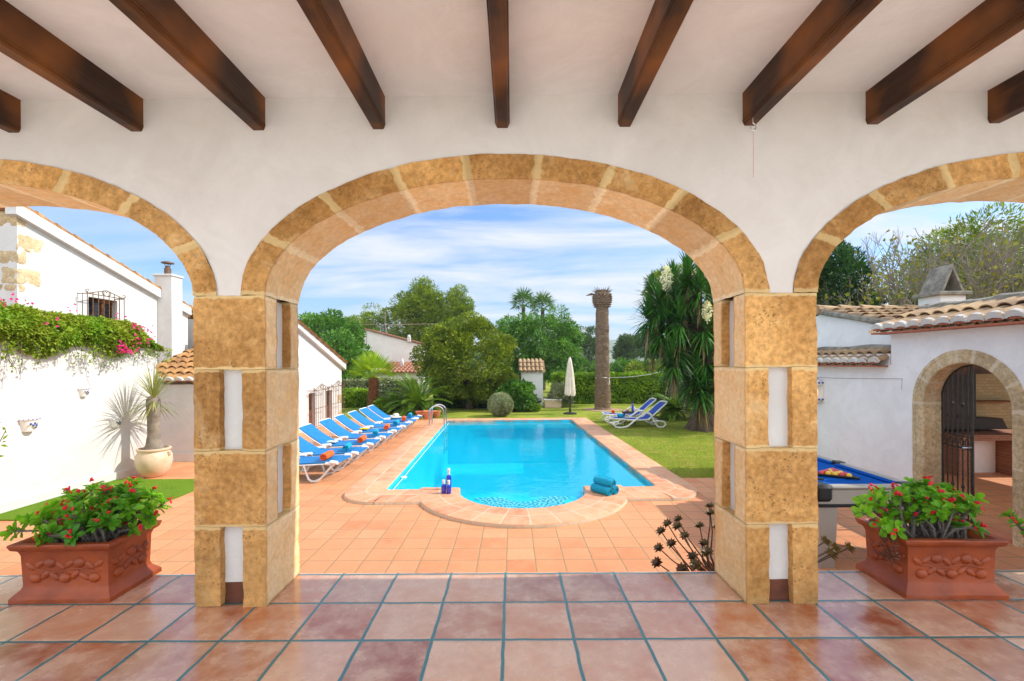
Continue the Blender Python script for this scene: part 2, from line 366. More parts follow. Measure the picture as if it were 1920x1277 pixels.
M['rust'] = simple('brown_painted_iron', srgb(120, 92, 70), srgb(92, 68, 50), 14, .6, metal=.3)
M['blue_sling'] = simple('blue_mesh_fabric', srgb(2, 108, 170), srgb(4, 120, 186), 6, .65, .4, 500, bd=.002)
M['navy_sling'] = simple('deep_blue_mesh_fabric', srgb(14, 60, 150), srgb(18, 74, 170), 6, .65)
M['white_resin'] = simple('white_resin', srgb(232, 230, 226), srgb(222, 219, 214), 5, .4)
M['orange_towel'] = simple('orange_terry', srgb(232, 92, 30), srgb(240, 110, 44), 30, .95, .8, 220, bd=.006)
M['teal_towel'] = simple('teal_terry', srgb(0, 140, 176), srgb(10, 160, 190), 30, .95, .8, 220, bd=.006)
M['yellow'] = simple('yellow_cloth', srgb(232, 190, 30), srgb(226, 178, 20), 20, .8)
M['hat'] = simple('cream_straw', srgb(232, 222, 200), srgb(214, 200, 172), 60, .85, .5, 120)
M['canvas'] = simple('cream_canvas', srgb(226, 216, 198), srgb(206, 192, 170), 3, .85, .3, 20)
M['roof'] = simple('weathered_clay_tile', srgb(190, 158, 116), srgb(134, 108, 82), 6, .85, .5, 30)
M['roof_red'] = simple('red_clay_tile', srgb(180, 124, 96), srgb(146, 98, 74), 5, .85, .4, 30)
M['roof_gold'] = simple('ochre_lichen_tile', srgb(190, 142, 84), srgb(128, 88, 54), 5, .9, .5, 30)
M['lichen'] = simple('lichened_mortar', srgb(160, 154, 140), srgb(104, 98, 86), 7, .95, .8, 40)
M['brick_edge'] = simple('terracotta_edge', srgb(180, 104, 72), srgb(152, 84, 60), 20, .8)
# ---------------------------------------------------------------- ground sheets
import bmesh
TH = R(1.6); PO = Vector((.15, 7.42))
def pl(x, y):          # pool frame -> world
    return (PO.x + x * math.cos(TH) - y * math.sin(TH), PO.y + x * math.sin(TH) + y * math.cos(TH))
HW, LL = 2.19, 8.72
def hole():
    P = [(1.3 * math.cos(R(a)), -.1 + 1.3 * math.sin(R(a))) for a in np.linspace(193, 347, 30)]
    P += [(2.5, -.4), (2.5, LL + .3), (-2.5, LL + .3), (-2.5, -.4)]
    return [pl(*p) for p in P]
def sheet(name, outer, holes, z, mat, kind='structure'):
    bm = bmesh.new(); es = []
    for loop in [outer] + holes:
        vs = [bm.verts.new((x, y, z)) for x, y in loop]
        es += [bm.edges.new((vs[i], vs[(i + 1) % len(vs)])) for i in range(len(vs))]
    bmesh.ops.triangle_fill(bm, edges=es, use_beauty=True)
    for f in bm.faces:
        if f.normal.z < 0: f.normal_flip()
    me = bpy.data.meshes.new(name); bm.to_mesh(me); bm.free(); me.materials.append(mat)
    o = bpy.data.objects.new(name, me); C.objects.link(o); tag(o, kind=kind); return o
def grass_mat(name, a, b, c):
    m, t, p = newmat(name); v = pos(t)
    k = mixc(t, rng(t, noise(t, v, .8, 6, .65), .35, .68), a, b); k = mixc(t, rng(t, noise(t, v, 3.5, 5, .7), .5, .75), k, c)
    k = mixc(t, .5, k, mixc(t, noise(t, v, 60, 3, .7), (.45, .45, .45, 1), (1.5, 1.5, 1.5, 1)), 'MULTIPLY')
    L(t, k, p.inputs['Base Color']); p.inputs['Roughness'].default_value = .95; p.inputs['Specular IOR Level'].default_value = .1
    bump(t, p, noise(t, v, 90, 4, .7), .8, .03); return m
M['lawn'] = grass_mat('lawn_turf', srgb(116, 136, 38), srgb(156, 164, 60), srgb(176, 160, 88))
M['field'] = grass_mat('dry_ground', srgb(110, 112, 56), srgb(130, 120, 76), srgb(90, 104, 48))
M['turf_art'] = grass_mat('artificial_turf', srgb(104, 136, 34), srgb(116, 148, 40), srgb(98, 128, 34))
far = [(-2500, -60), (2500, -60), (2500, 4000), (-2500, 4000)]
sheet('ground', far, [hole()], G - .012, M['field'])
LAWN_NEAR = gp(1290, 896).y
sheet('lawn', [(-14, 16.9), (-2.75, 16.9), (-2.62, 16.6), (2.3, 16.75), (2.75, LAWN_NEAR), (16, LAWN_NEAR), (24, 60), (-24, 60)], [], G - .004, M['lawn'])
sheet('terrace', [(-12, 3.3), (12, 3.3), (12, LAWN_NEAR), (2.85, LAWN_NEAR), (2.6, 16.95), (-2.2, 16.9), (-3.2, 16.9), (-12, 16.9)], [hole()], G, M['terrace'])
tf = MB(); tf.box((-6.15, 7.1, G + .009), (1.9, 2.1, .018)); o = tf.build('artificial_grass_mat', M['turf_art'])
tag(o, 'bright green artificial grass rectangle laid on the terrace beside the white wall', 'grass mat')
# ---------------------------------------------------------------- arcade floor
fm = MB(); fm.box((0, (.95 + 3.385) / 2, -.31), (19, 3.385 - .95, .62)); o = fm.build('arcade_floor', M['floor']); struct(o)
M['bounce_patio'] = tiles('pale_bounce_paving', .5, .01, [srgb(236, 232, 224), srgb(228, 224, 216)], srgb(200, 196, 188), .7)
fm = MB(); fm.box((0, -5.03, -.32), (40, 11.94, .62)); struct(fm.build('bounce_patio', M['bounce_patio']))  # unseen pale paving, added behind the camera to bounce sun into the arcade
# ---------------------------------------------------------------- arcade
YF, YB = 2.92, 3.385
PITCH, A, B_ = 3.546, 1.5415, .743           # arch spacing, half width, rise
ZS = 2.0
CX0 = -.043
def wobble(p, a=.004, s=9):
    v = mnoise.noise_vector(Vector(p) * s) * a + mnoise.noise_vector(Vector(p) * s * 3.1) * a * .5
    return Vector(p) + v
def rough_box(mb, x0, x1, y0, y1, z0, z1, res=.022, rr=.005, amp=.0055, jf=None, att=None, off=(0, 0, 0), rv=None, rvx=None):
    lo = Vector((x0, y0, z0)); hi = Vector((x1, y1, z1)); d = hi - lo
    for ax in range(3):
        a, b = [k for k in range(3) if k != ax]
        na, nb = max(2, int(d[a] / res)), max(2, int(d[b] / res))
        for side in (0, 1):
            V = []
            for i in range(na + 1):
                for j in range(nb + 1):
                    p = Vector((0, 0, 0)); p[ax] = hi[ax] if side else lo[ax]; p[a] = lo[a] + d[a] * i / na; p[b] = lo[b] + d[b] * j / nb
                    q = Vector([min(max(p[k], lo[k] + rr), hi[k] - rr) for k in range(3)]); e = p - q
                    if e.length > 1e-9: p = q + e.normalized() * rr
                    if att is not None: att.append(jf(p))
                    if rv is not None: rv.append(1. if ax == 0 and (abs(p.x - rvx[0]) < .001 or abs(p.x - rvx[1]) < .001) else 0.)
                    V.append(wobble(p + Vector(off), amp) - Vector(off))
            Fc = []
            for i in range(na):
                for j in range(nb):
                    q = (i * (nb + 1) + j, (i + 1) * (nb + 1) + j, (i + 1) * (nb + 1) + j + 1, i * (nb + 1) + j + 1)
                    flip = (side == 1) ^ (ax == 1)
                    Fc.append(q if flip else q[::-1])
            mb.add(V, Fc)
arc = thing('arcade', 'covered arcade with sandstone arches and dark ceiling beams framing the view', 'arcade', (0, 0, 0))
M['dark_tile'] = simple('stained_brown_tile', srgb(112, 62, 38), srgb(84, 44, 26), 14, .6, .2, 50)
def make_pier(xc, mirror, front_slots, seed):
    """one square pier of four courses; alternate courses are two slabs with a plastered slot between"""
    w = .4615; x0, x1 = xc - w / 2, xc + w / 2
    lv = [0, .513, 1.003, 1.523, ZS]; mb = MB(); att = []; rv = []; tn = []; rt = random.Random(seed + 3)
    def jf_(zt, zb, wj=.022, side=None):
        def f(p):
            return max(1 - min(zt - p.z, (p.z - zb) * 1.3 + (9 if zb < .01 else 0)) / wj, -1.5)
        return f
    a, b = front_slots
    for i in range(4):
        z0, z1 = lv[i], lv[i + 1]
        if i % 2 == 0:
            for (u0, u1) in ((x0, x0 + a), (x1 - b, x1)):
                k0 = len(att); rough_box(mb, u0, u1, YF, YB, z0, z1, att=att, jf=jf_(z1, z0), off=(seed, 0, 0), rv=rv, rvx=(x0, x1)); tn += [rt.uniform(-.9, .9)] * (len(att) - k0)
        else:
            for (u0, u1) in ((YF, YF + .157), (YB - .137, YB)):
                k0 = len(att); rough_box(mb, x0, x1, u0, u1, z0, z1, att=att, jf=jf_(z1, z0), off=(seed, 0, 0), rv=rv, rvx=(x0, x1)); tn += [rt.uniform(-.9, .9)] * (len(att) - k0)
    pr = mb.build('pier', M['stone'], arc, att={'joint': att, 'reveal_bounce': rv, 'tone': tn}, smooth=True)
    co = MB(); att = []; rough_box(co, x0 + .055, x1 - .055, YF + .05, YB - .05, .12, ZS - .01, res=.04, amp=.004, jf=lambda p: 0, att=att, off=(seed, 0, 0))
    co.build('plaster_core', M['white'], pr, smooth=True)
    tl = MB(); tl.rbox((xc, (YF + YB) / 2, .07), (w - .104, YB - YF - .094, .14), .006); tl.build('plinth_tile', M['dark_tile'], pr)
PX = [CX0 - PITCH * 1.5, CX0 - PITCH * .5, CX0 + PITCH * .5, CX0 + PITCH * 1.5]
for i, x in enumerate(PX): make_pier(x, 1, ((.168, .15) if x < 0 else (.148, .165)), i * 3.7)
# stone arch rings with joints
def make_ring(xc, joints, seed):
    mb = MB(); att = []; rv = []; tn = []; rt = random.Random(seed + 9); tones = [rt.uniform(-.8, .8) for _ in range(12)]; NT = 190
    T = .155; prof = [(0 + T * (1 - k / 7), 0) for k in range(8)] + [(0, k / 18) for k in range(1, 19)] + [(T * k / 5, 1) for k in range(1, 6)]
    np_ = len(prof); ths = [math.pi * (1 - i / NT) for i in range(NT + 1)]
    # cumulative arc length for joints
    for i, th in enumerate(ths):
        for (r, y) in prof:
            k = .02 if (r == 0 or r == T) else 0
            x = (A + r) * math.cos(th); z = (B_ + r) * math.sin(th)
            yy = YF - .004 + (YB - YF + .008) * y
            p = Vector((xc + x, yy, ZS + z))
            jd = 9
            for jx in joints:
                jth = math.acos(max(-1, min(1, jx / (A + .07)))); jd = min(jd, abs(th - jth) * math.hypot((A) * math.sin(jth), B_ * math.cos(jth)))
            jd = min(jd, max(0, z - .0) if z < .06 else 9)
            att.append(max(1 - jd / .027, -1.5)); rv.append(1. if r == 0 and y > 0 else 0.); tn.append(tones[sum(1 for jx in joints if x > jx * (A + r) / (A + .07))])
            mb.v.append(tuple(wobble(p + Vector((seed, 0, 0)), .006) - Vector((seed, 0, 0)))); mb.n += 1
    for i in range(NT):
        for k in range(np_ - 1):
            mb.f.append((i * np_ + k, i * np_ + k + 1, (i + 1) * np_ + k + 1, (i + 1) * np_ + k)); mb.m.append(0)
    return mb.build('arch_ring', M['stone'], arc, att={'joint': att, 'reveal_bounce': rv, 'tone': tn}, smooth=True)
mpx = .003423
make_ring(CX0, [x * mpx for x in (-427, -325, -198, -70, 62, 193, 320, 420)], 0)
make_ring(CX0 - PITCH, [x * mpx for x in (-400, -300, -170, -50, 85, 207, 330, 436)], 11)
make_ring(CX0 + PITCH, [x * mpx for x in (-428, -330, -205, -80, 50, 180, 300, 410)], 23)
# plaster wall above the arches (front and back skins) and solid ends
def skin(y, name, mat, z_top):
    mb = MB(); xs = sorted(set([round(v, 4) for v in np.arange(-9, 9.001, .06)] + [c + s * (A + .152) * math.cos(t) for c in (CX0 - PITCH, CX0, CX0 + PITCH) for s in (-1, 1) for t in np.linspace(0, math.pi / 2, 46)]))
    def zb(x):
        for c in (CX0 - PITCH, CX0, CX0 + PITCH):
            u = (x - c) / (A + .152)
            if abs(u) <= 1: return ZS + (B_ + .152) * math.sqrt(max(0, 1 - u * u))
        if abs(x - CX0) > PITCH * 1.5 + .2: return 0.0
        return ZS
    V = []
    for x in xs: V += [(x, y, zb(x)), (x, y, z_top)]
    mb.add(V, [(2 * i, 2 * i + 1, 2 * i + 3, 2 * i + 2) if y > 3 else (2 * i, 2 * i + 2, 2 * i + 3, 2 * i + 1) for i in range(len(xs) - 1)])
    return mb.build(name, mat, arc)
skin(YF + .004, 'wall', M['plaster'], 3.34)
skin(YB - .004, 'outer_wall', M['white'], 3.5)
for x0, x1 in ((-9.5, PX[0] - .21), (PX[3] + .21, 9.5)): mb = MB(); mb.box(((x0 + x1) / 2, (YF + YB) / 2, 1.6), (x1 - x0, YB - YF - .02, 3.2)); mb.build('end_wall', M['plaster'], arc)
# ceiling follows the slight fall seen in the photograph
def cz(x): return 3.278 + .0044 * x
CEIL_BACK = 1.25  # unseen rear of ceiling, roof and beams cut short to let fill light in
mb = MB(); mb.add([(-9.5, CEIL_BACK, cz(-9.5)), (9.5, CEIL_BACK, cz(9.5)), (9.5, 3.0, cz(9.5)), (-9.5, 3.0, cz(-9.5))], [(0, 3, 2, 1)])
mb.build('ceiling', M['ceil'], arc)
mb = MB(); mb.box((0, (CEIL_BACK + 3.5) / 2, 3.5), (19.2, 3.5 - CEIL_BACK, .26)); mb.build('roof_slab', M['white'], arc)
def make_beam():
    y0, y1 = CEIL_BACK, YF + .02; w, h = .088, .214
    mb = MB(); c = .012
    poly = [(-w / 2, 0), (-w / 2, -h + c * 1.6), (-w / 2 + .004, -h + c * 1.6), (-w / 2 + .004, -h + c), (-w / 2 + c, -h), (w / 2 - c, -h), (w / 2 - .004, -h + c), (w / 2 - .004, -h + c * 1.6), (w / 2, -h + c * 1.6), (w / 2, 0)]
    mb.prism(poly, (0, y1 - y0, 0), (0, y0, 0)); 
    # fine groove lines along the lower edges
    for s in (-1, 1): mb.box((s * (w / 2 + .001), (y0 + y1) / 2, -h + .034), (.004, y1 - y0, .004))
    return mb.build('beam', M['wood'], arc)
bpx = [-205, 25, 255, 484, 709, 942, 1172, 1406, 1637, 1866, 2096]
b0 = None
for i, px in enumerate(bpx):
    x = dp(px, 240, YF).x
    b = make_beam() if b0 is None else b0.copy()
    if b0 is None: b0 = b
    else: C.objects.link(b)
    b.location = (x, 0, cz(x) + .004)
    b.rotation_euler = (0, 0, 0)
# crack and scuffs live in the plaster; hook and hanging string under the sixth beam
hp = dp(1412, 232, YF - .1)
hk = MB(); hk.tube([hp + Vector((0, 0, .035)), hp + Vector((0, 0, .0))], .0035, 6)
hk.tube([hp + Vector((math.sin(a) * .016, 0, -.02 - math.cos(a) * -.022)) for a in np.linspace(0, 2 * math.pi * .85, 14)], .0035, 6)
o = hk.build('hook', M['steel'], smooth=True); tag(o, 'small steel hook screwed under a ceiling beam', 'hook')
st = MB(); st.tube([hp + Vector((0, 0, -.04)), hp + Vector((.001, 0, -.2)), hp + Vector((0, 0, -.33))], .0012, 5)
o = st.build('string', simple('pink_string', srgb(196, 120, 110)), smooth=True); tag(o, 'thin pink string hanging from the steel hook', 'string')

# ---------------------------------------------------------------- pool
M['pool_tile'] = None
m, t, p = newmat('turquoise_pool_render'); v = pos(t)
L(t, mixc(t, rng(t, noise(t, v, .8, 4), .35, .65), srgb(20, 206, 236), srgb(60, 220, 244)), p.inputs['Base Color']); p.inputs['Roughness'].default_value = .6
M['pool_tile'] = m
m = bpy.data.materials.new('pool_water'); m.use_nodes = True; t = m.node_tree; t.nodes.clear()
o = N(t, 'ShaderNodeOutputMaterial'); tr = N(t, 'ShaderNodeBsdfTransparent'); gl = N(t, 'ShaderNodeBsdfGlossy', inp={'Roughness': .03}); fr = N(t, 'ShaderNodeFresnel', inp={'IOR': 1.2})
tr.inputs[0].default_value = (.7, .97, 1., 1)
v = pos(t); hgt = math_(t, 'ADD', noise(t, v, 2.2, 3, .5, .6), math_(t, 'MULTIPLY', noise(t, v, 9, 3, .5, .4), .3))
bp = N(t, 'ShaderNodeBump', inp={'Strength': .18, 'Distance': .05}); L(t, hgt, bp.inputs['Height']); L(t, bp.outputs[0], gl.inputs['Normal']); L(t, bp.outputs[0], fr.inputs['Normal'])
df = N(t, 'ShaderNodeBsdfDiffuse'); df.inputs[0].default_value = srgb(0, 214, 238); m0 = N(t, 'ShaderNodeMixShader', inp={0: .36}); L(t, tr.outputs[0], m0.inputs[1]); L(t, df.outputs[0], m0.inputs[2])
ms = N(t, 'ShaderNodeMixShader'); L(t, fr.outputs[0], ms.inputs[0]); L(t, m0.outputs[0], ms.inputs[1]); L(t, gl.outputs[0], ms.inputs[2]); L(t, ms.outputs[0], o.inputs[0])
M['water'] = m
WZ = -.545; CT = -.46
pool = thing('swimming_pool', 'turquoise swimming pool with terracotta coping and a rounded bay end', 'swimming pool', (0, 0, 0))
arcp = [(1.0 * math.cos(R(a)), -.1 + 1.0 * math.sin(R(a))) for a in np.linspace(183, 357, 44)]
inner = arcp + [(HW, -.05), (HW, LL), (-HW, LL), (-HW, -.05)]
mb = MB(); n = len(inner); e = .012
V = [(*pl(x, y), CT - .02) for x, y in inner] + [(*pl(x, y), -2.0) for x, y in inner]
mb.add(V, [(i, i + n, (i + 1) % n + n, (i + 1) % n) for i in range(n)])
mb.add([(*pl(x, y), -2.0) for x, y in inner], [tuple(range(n))])
mb.build('basin', M['pool_tile'], pool)
# underwater steps
mb = MB()
mb.prism([pl(*q) for q in arcp], (0, 0, -1.3), (0, 0, -.585), (1, 0, 0), (0, 1, 0))
for r_, z_ in ((1.45, -1.02), (1.9, -1.34)):
    mb.prism([pl(r_ * math.cos(R(a)), -.12 + r_ * .75 * math.sin(R(a))) for a in np.linspace(0, 180, 30)], (0, 0, -1.0), (0, 0, z_), (1, 0, 0), (0, 1, 0))
mb.build('step', M['pool_tile'], pool)
fan = MB(); fanw = MB()
for ai in range(-4, 5):
    a0 = R(270 + ai * 26); fx, fy = .64 * math.cos(a0), -.1 + .64 * math.sin(a0)
    for ri in range(1, 7):
        r_ = .05 * ri + .015; nn = int(5 + ri * 3.4)
        for k in range(nn):
            b = a0 + math.pi + (k / (nn - 1) - .5) * math.pi * 1.1
            tgt = fan if k % 2 == ri % 2 else fanw
            c_, s_ = math.cos(b), math.sin(b); hx = .016; hy = .016
            P = [(fx + c_ * (r_ + i * hx) - s_ * j * hy, fy + s_ * (r_ + i * hx) + c_ * j * hy) for i, j in ((-1, -1), (1, -1), (1, 1), (-1, 1))]
            if any(math.hypot(q[0], q[1] + .1) > .97 or q[1] > -.16 for q in P): continue
            tgt.add([(*pl(*q), -.581 + .0004 * ((ai + ri) % 5)) for q in P], [(0, 1, 2, 3)])
fan.build('blue_mosaic', simple('navy_mosaic', srgb(4, 30, 90), None, rough=.3), pool); fanw.build('white_mosaic', simple('white_mosaic_chip', srgb(250, 250, 250), None, rough=.3), pool)
def coping_strip(inn, out, name, dz=0, closed=False):
    prof = [(0, -.17, .04), (0, -.022, .04), (.02, -.005, .05), (.05, 0, .1), (.5, 0, 1.0), (.95, 0, 1.9), (.985, -.008, 1.95), (1.0, -.028, 1.97), (1.0, -.062, 1.98)]
    V = []; uv = []; s = 0
    for i, (a, b) in enumerate(zip(inn, out)):
        a = Vector(a); b = Vector(b)
        if i: s += ((a + b) / 2 - (Vector(inn[i - 1]) + Vector(out[i - 1])) / 2).length
        for q, z, vv in prof:
            p_ = a.lerp(b, q); V.append((*pl(*p_), CT + z + dz)); uv.append((s / .315, vv))
    m_ = len(prof); mb = MB(); mb.add(V, [(i * m_ + k, i * m_ + k + 1, (i + 1) * m_ + k + 1, (i + 1) * m_ + k) for i in range(len(inn) - 1) for k in range(m_ - 1)])
    return mb.build(name, M['coping'], pool, uv=uv, smooth=True)
cw = .62
def side(sg):
    inn = []; out = []
    for x in np.linspace(1.05, HW - .12, 7): inn.append((sg * x, -.05)); out.append((sg * (1.45 + (x - 1.05) * .75), -.72))
    for a in np.linspace(270, 360, 12):
        inn.append((sg * (HW - .1 + .1 * math.cos(R(a))), .05 + .1 * math.sin(R(a))))
        out.append((sg * (HW + cw - .62 + .62 * math.cos(R(a))), -.1 + .62 * math.sin(R(a))))
    for y in np.linspace(.4, LL - .1, 24): inn.append((sg * HW, y)); out.append((sg * (HW + cw), y))
    inn.append((sg * HW, LL)); out.append((sg * (HW + cw), LL + cw * .75))
    for x in np.linspace(HW - .3, 0, 8): inn.append((sg * x, LL)); out.append((sg * x, LL + cw * .75))
    return (inn, out) if sg > 0 else (inn[::-1], out[::-1])
a, b = side(1); coping_strip(a, b, 'coping')
a, b = side(-1); coping_strip(a, b, 'coping')
angs = np.linspace(176, 364, 70)
coping_strip([(1.0 * math.cos(R(q)), -.1 + 1.0 * math.sin(R(q))) for q in angs], [(1.65 * math.cos(R(q)), -.1 + 1.65 * math.sin(R(q))) for q in angs], 'bay_coping', .004)
o = MB(); o.add([(*pl(x * 1.003, y), WZ) for x, y in inner], [tuple(range(len(inner)))]); o = o.build('pool_water', M['water']); struct(o)
# rope along the left side with a float ring, far lip light band
mb = MB(); mb.tube([(*pl(-HW + .06, y), WZ + .005) for y in np.linspace(.1, LL - .1, 20)], .006, 5)
cc = pl(-HW + .07, 1.0); mb.tube([(cc[0] + .045 * math.cos(a), cc[1] + .045 * math.sin(a), WZ + .01) for a in np.linspace(0, 2 * math.pi, 16)], .012, 6)
o = mb.build('pool_rope', M['white_resin'], smooth=True); tag(o, 'white rope with a small ring along the left pool edge', 'rope')
# ladder
lad = thing('pool_ladder', 'stainless steel pool ladder with two curved handrails at the far left corner', 'ladder', (*pl(-HW, 7.55), CT))
def rail(dy):
    pts = [(-.42, dy, 0)] + [(-.42, dy, .45)] + [(-.42 + .26 * (1 - math.cos(a)) if 0 else -.19 - .23 * math.cos(a), dy, .45 + .19 * math.sin(a)) for a in np.linspace(0, math.pi, 10)] + [(.05, dy, .3), (.06, dy, -.9)]
    mb = MB(); mb.tube(pts, .02, 8); return mb.build('handrail', M['steel'], lad, smooth=True)
rail(-.24); rail(.24)
for k in range(3):
    mb = MB(); mb.box((.05, 0, -.3 - .25 * k), (.09, .46, .025)); mb.build('rung', M['steel'], lad)
# ---------------------------------------------------------------- bottles and towels on the near coping
M['blue_glass'] = simple('cobalt_blue_glass', srgb(6, 50, 200), srgb(2, 20, 150), 3, .08, spec=.8, coat=.6)
M['label_pink'] = simple('white_capsule', srgb(236, 230, 228), srgb(224, 206, 200), 30, .5)
def bottle(px, py, h, r, label):
    g_ = gp(px, py, CT); root = thing('bottle', label, 'bottle', (g_.x, g_.y, CT + .004), group='blue glass bottles on the pool edge')
    mb = MB(); mb.lathe([(r * .9, 0), (r, .01), (r, h * .58), (r * .9, h * .64), (r * .45, h * .68), (r * .42, h * .72)], 20); mb.build('glass_body', M['blue_glass'], root, smooth=True)
    mb = MB(); mb.lathe([(r * .5, h * .7), (r * .5, h * .86), (r * .56, h * .87), (r * .56, h), (r * .4, h * 1.0)], 16); mb.build('cap', M['label_pink'], root, smooth=True)
bottle(841.5, 917.5, .33, .042, 'tall cobalt blue bottle behind the two short ones on the pool edge')
bottle(832, 925, .205, .038, 'short blue bottle on the left of the group at the pool edge')
bottle(841.5, 926, .205, .038, 'short blue bottle in front of the tall blue one')
def roll_mesh(L_, r, seed=0):
    mb = MB(); rs = random.Random(seed); n = 26
    ys = np.linspace(-L_ / 2, L_ / 2, 12)
    V = []; prof = []
    for y in ys:
        k = 1 - .06 * (abs(y) / (L_ / 2)) ** 6
        prof.append((y, r * k))
    for y, q in prof:
        for i in range(n):
            a = 2 * math.pi * i / n; rr = q * (1 + .03 * math.sin(3 * a + y * 20 + seed) + .015 * rs.uniform(-1, 1))
            zz = rr * math.sin(a) * .94
            V.append((rr * math.cos(a), y, zz + r * .92))
    F_ = [(j * n + i, j * n + (i + 1) % n, (j + 1) * n + (i + 1) % n, (j + 1) * n + i) for j in range(len(ys) - 1) for i in range(n)]
    mb.add(V, [f[::-1] for f in F_])
    # spiral ends: rings stepping inwards
    for s, j in ((-1, 0), (1, len(ys) - 1)):
        b = []
        for kk, q in enumerate((1.0, .86, .8, .62, .56, .36, .3, .1)):
            dep = (0, .0, .012, 0, .014, .002, .016, .02)[kk]
            b += [(r * .94 * q * math.cos(2 * math.pi * i / n), s * (L_ / 2 - dep), r * .94 * q * .94 * math.sin(2 * math.pi * i / n) + r * .92) for i in range(n)]
        F2 = [(k * n + i, k * n + (i + 1) % n, (k + 1) * n + (i + 1) % n, (k + 1) * n + i) for k in range(7) for i in range(n)]
        F2.append(tuple(7 * n + i for i in range(n)))
        mb.add(b, F2 if s > 0 else [f[::-1] for f in F2])
    # loose flap edge
    mb.box((r * .55, 0, r * 1.72), (.01, L_ * .96, .012), Matrix.Rotation(R(30), 3, 'Y'))
    return mb
def towel(loc, rz, mat, label, L_=.36, r=.07, seed=0, group=None):
    o = roll_mesh(L_, r, seed).build('rolled_towel', mat, smooth=True); o.location = loc; o.rotation_euler = (0, 0, rz); return tag(o, label, 'towel', group)
tp = gp(1124, 931, CT + .004); ra = R(-38)
tv = Vector((-math.cos(ra) * 0 + .0, 0, 0))
base = Vector((tp.x + .06, tp.y + .16, CT + .002))
dirv = Vector((math.cos(R(35)), math.sin(R(35)), 0))
towel(base, R(38), M['teal_towel'], 'teal rolled towel at the front bottom of the stack on the pool edge', .34, .068, 1, 'stacked teal towels')
towel(base + dirv * .137, R(38), M['teal_towel'], 'teal rolled towel at the back bottom of the stack on the pool edge', .34, .068, 2, 'stacked teal towels')
towel(base + dirv * .07 + Vector((0, 0, .108)), R(40), M['teal_towel'], 'teal rolled towel lying on top of the two others on the pool edge', .34, .068, 3, 'stacked teal towels')
# ---------------------------------------------------------------- foliage tools
M['leaf_bright'] = leafmat('bright_leaf', srgb(112, 152, 24), srgb(160, 188, 40), srgb(80, 120, 22))
M['leaf_olive'] = leafmat('yellow_green_leaf', srgb(104, 130, 22), srgb(156, 166, 34), srgb(62, 90, 18))
M['leaf_mid'] = leafmat('mid_green_leaf', srgb(78, 130, 34), srgb(120, 164, 58), srgb(54, 100, 34))
M['leaf_dark'] = leafmat('dark_green_leaf', srgb(38, 78, 26), srgb(62, 104, 36), srgb(28, 58, 22), trans=.25)
M['leaf_dark2'] = leafmat('shrub_olive_leaf', srgb(84, 104, 26), srgb(124, 138, 40), srgb(56, 76, 22), trans=.2)
M['leaf_pine'] = leafmat('pine_needle', srgb(118, 146, 30), srgb(158, 174, 42), srgb(66, 96, 28), trans=.2)
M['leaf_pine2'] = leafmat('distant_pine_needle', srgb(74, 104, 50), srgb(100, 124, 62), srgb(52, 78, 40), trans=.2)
M['leaf_grey'] = leafmat('grey_green_leaf', srgb(140, 150, 104), srgb(168, 174, 130), srgb(112, 124, 78), trans=.1)
M['leaf_yucca'] = leafmat('yucca_blade', srgb(44, 98, 30), srgb(84, 136, 40), srgb(30, 70, 28), trans=.15, rough=.4)
M['leaf_yucca_dry'] = leafmat('dry_yucca_blade', srgb(150, 128, 88), srgb(120, 100, 66), None, trans=.1)
M['leaf_cycad'] = leafmat('cycad_frond', srgb(78, 120, 22), srgb(124, 152, 32), srgb(46, 84, 20), trans=.2, rough=.4)
M['leaf_fan'] = leafmat('fan_palm_blade', srgb(134, 170, 36), srgb(176, 196, 60), None, trans=.3, rough=.45)
M['leaf_palm'] = leafmat('palm_frond', srgb(70, 110, 50), srgb(98, 132, 64), None, trans=.25)
M['leaf_bougain'] = leafmat('creeper_leaf', srgb(88, 138, 24), srgb(140, 172, 36), srgb(150, 156, 40))
M['leaf_yellow'] = leafmat('yellowing_leaf', srgb(164, 150, 34), srgb(96, 112, 36), srgb(120, 124, 44))
M['leaf_blue'] = leafmat('spiky_grey_blade', srgb(120, 140, 84), srgb(176, 170, 100), None, trans=.2)
M['flower_pink'] = leafmat('magenta_bract', srgb(214, 20, 110), srgb(232, 50, 140), None)
M['flower_red'] = leafmat('red_bract', srgb(214, 22, 34), srgb(232, 50, 66), None)
M['flower_cream'] = leafmat('cream_blossom', srgb(236, 230, 196), srgb(244, 240, 214), None, trans=.2)
M['bark'] = simple('grey_brown_bark', srgb(108, 92, 76), srgb(76, 62, 50), 9, .95, .9, 22, stretch=(1, 1, .35), bd=.03)
M['bark_pale'] = simple('pale_grey_bark', srgb(150, 138, 122), srgb(112, 100, 86), 9, .95, .6, 30)
M['trunk_palm'] = simple('old_palm_trunk', srgb(148, 124, 102), srgb(104, 84, 68), 7, .95, .9, 14, stretch=(1, 1, 3), bd=.04)
M['trunk_red'] = simple('red_brown_palm_fibre', srgb(178, 122, 86), srgb(120, 78, 52), 12, .95, .8, 30)
rs = np.random.RandomState(7)
def unit(n): v = rs.normal(size=(n, 3)); return v / np.linalg.norm(v, axis=1)[:, None]
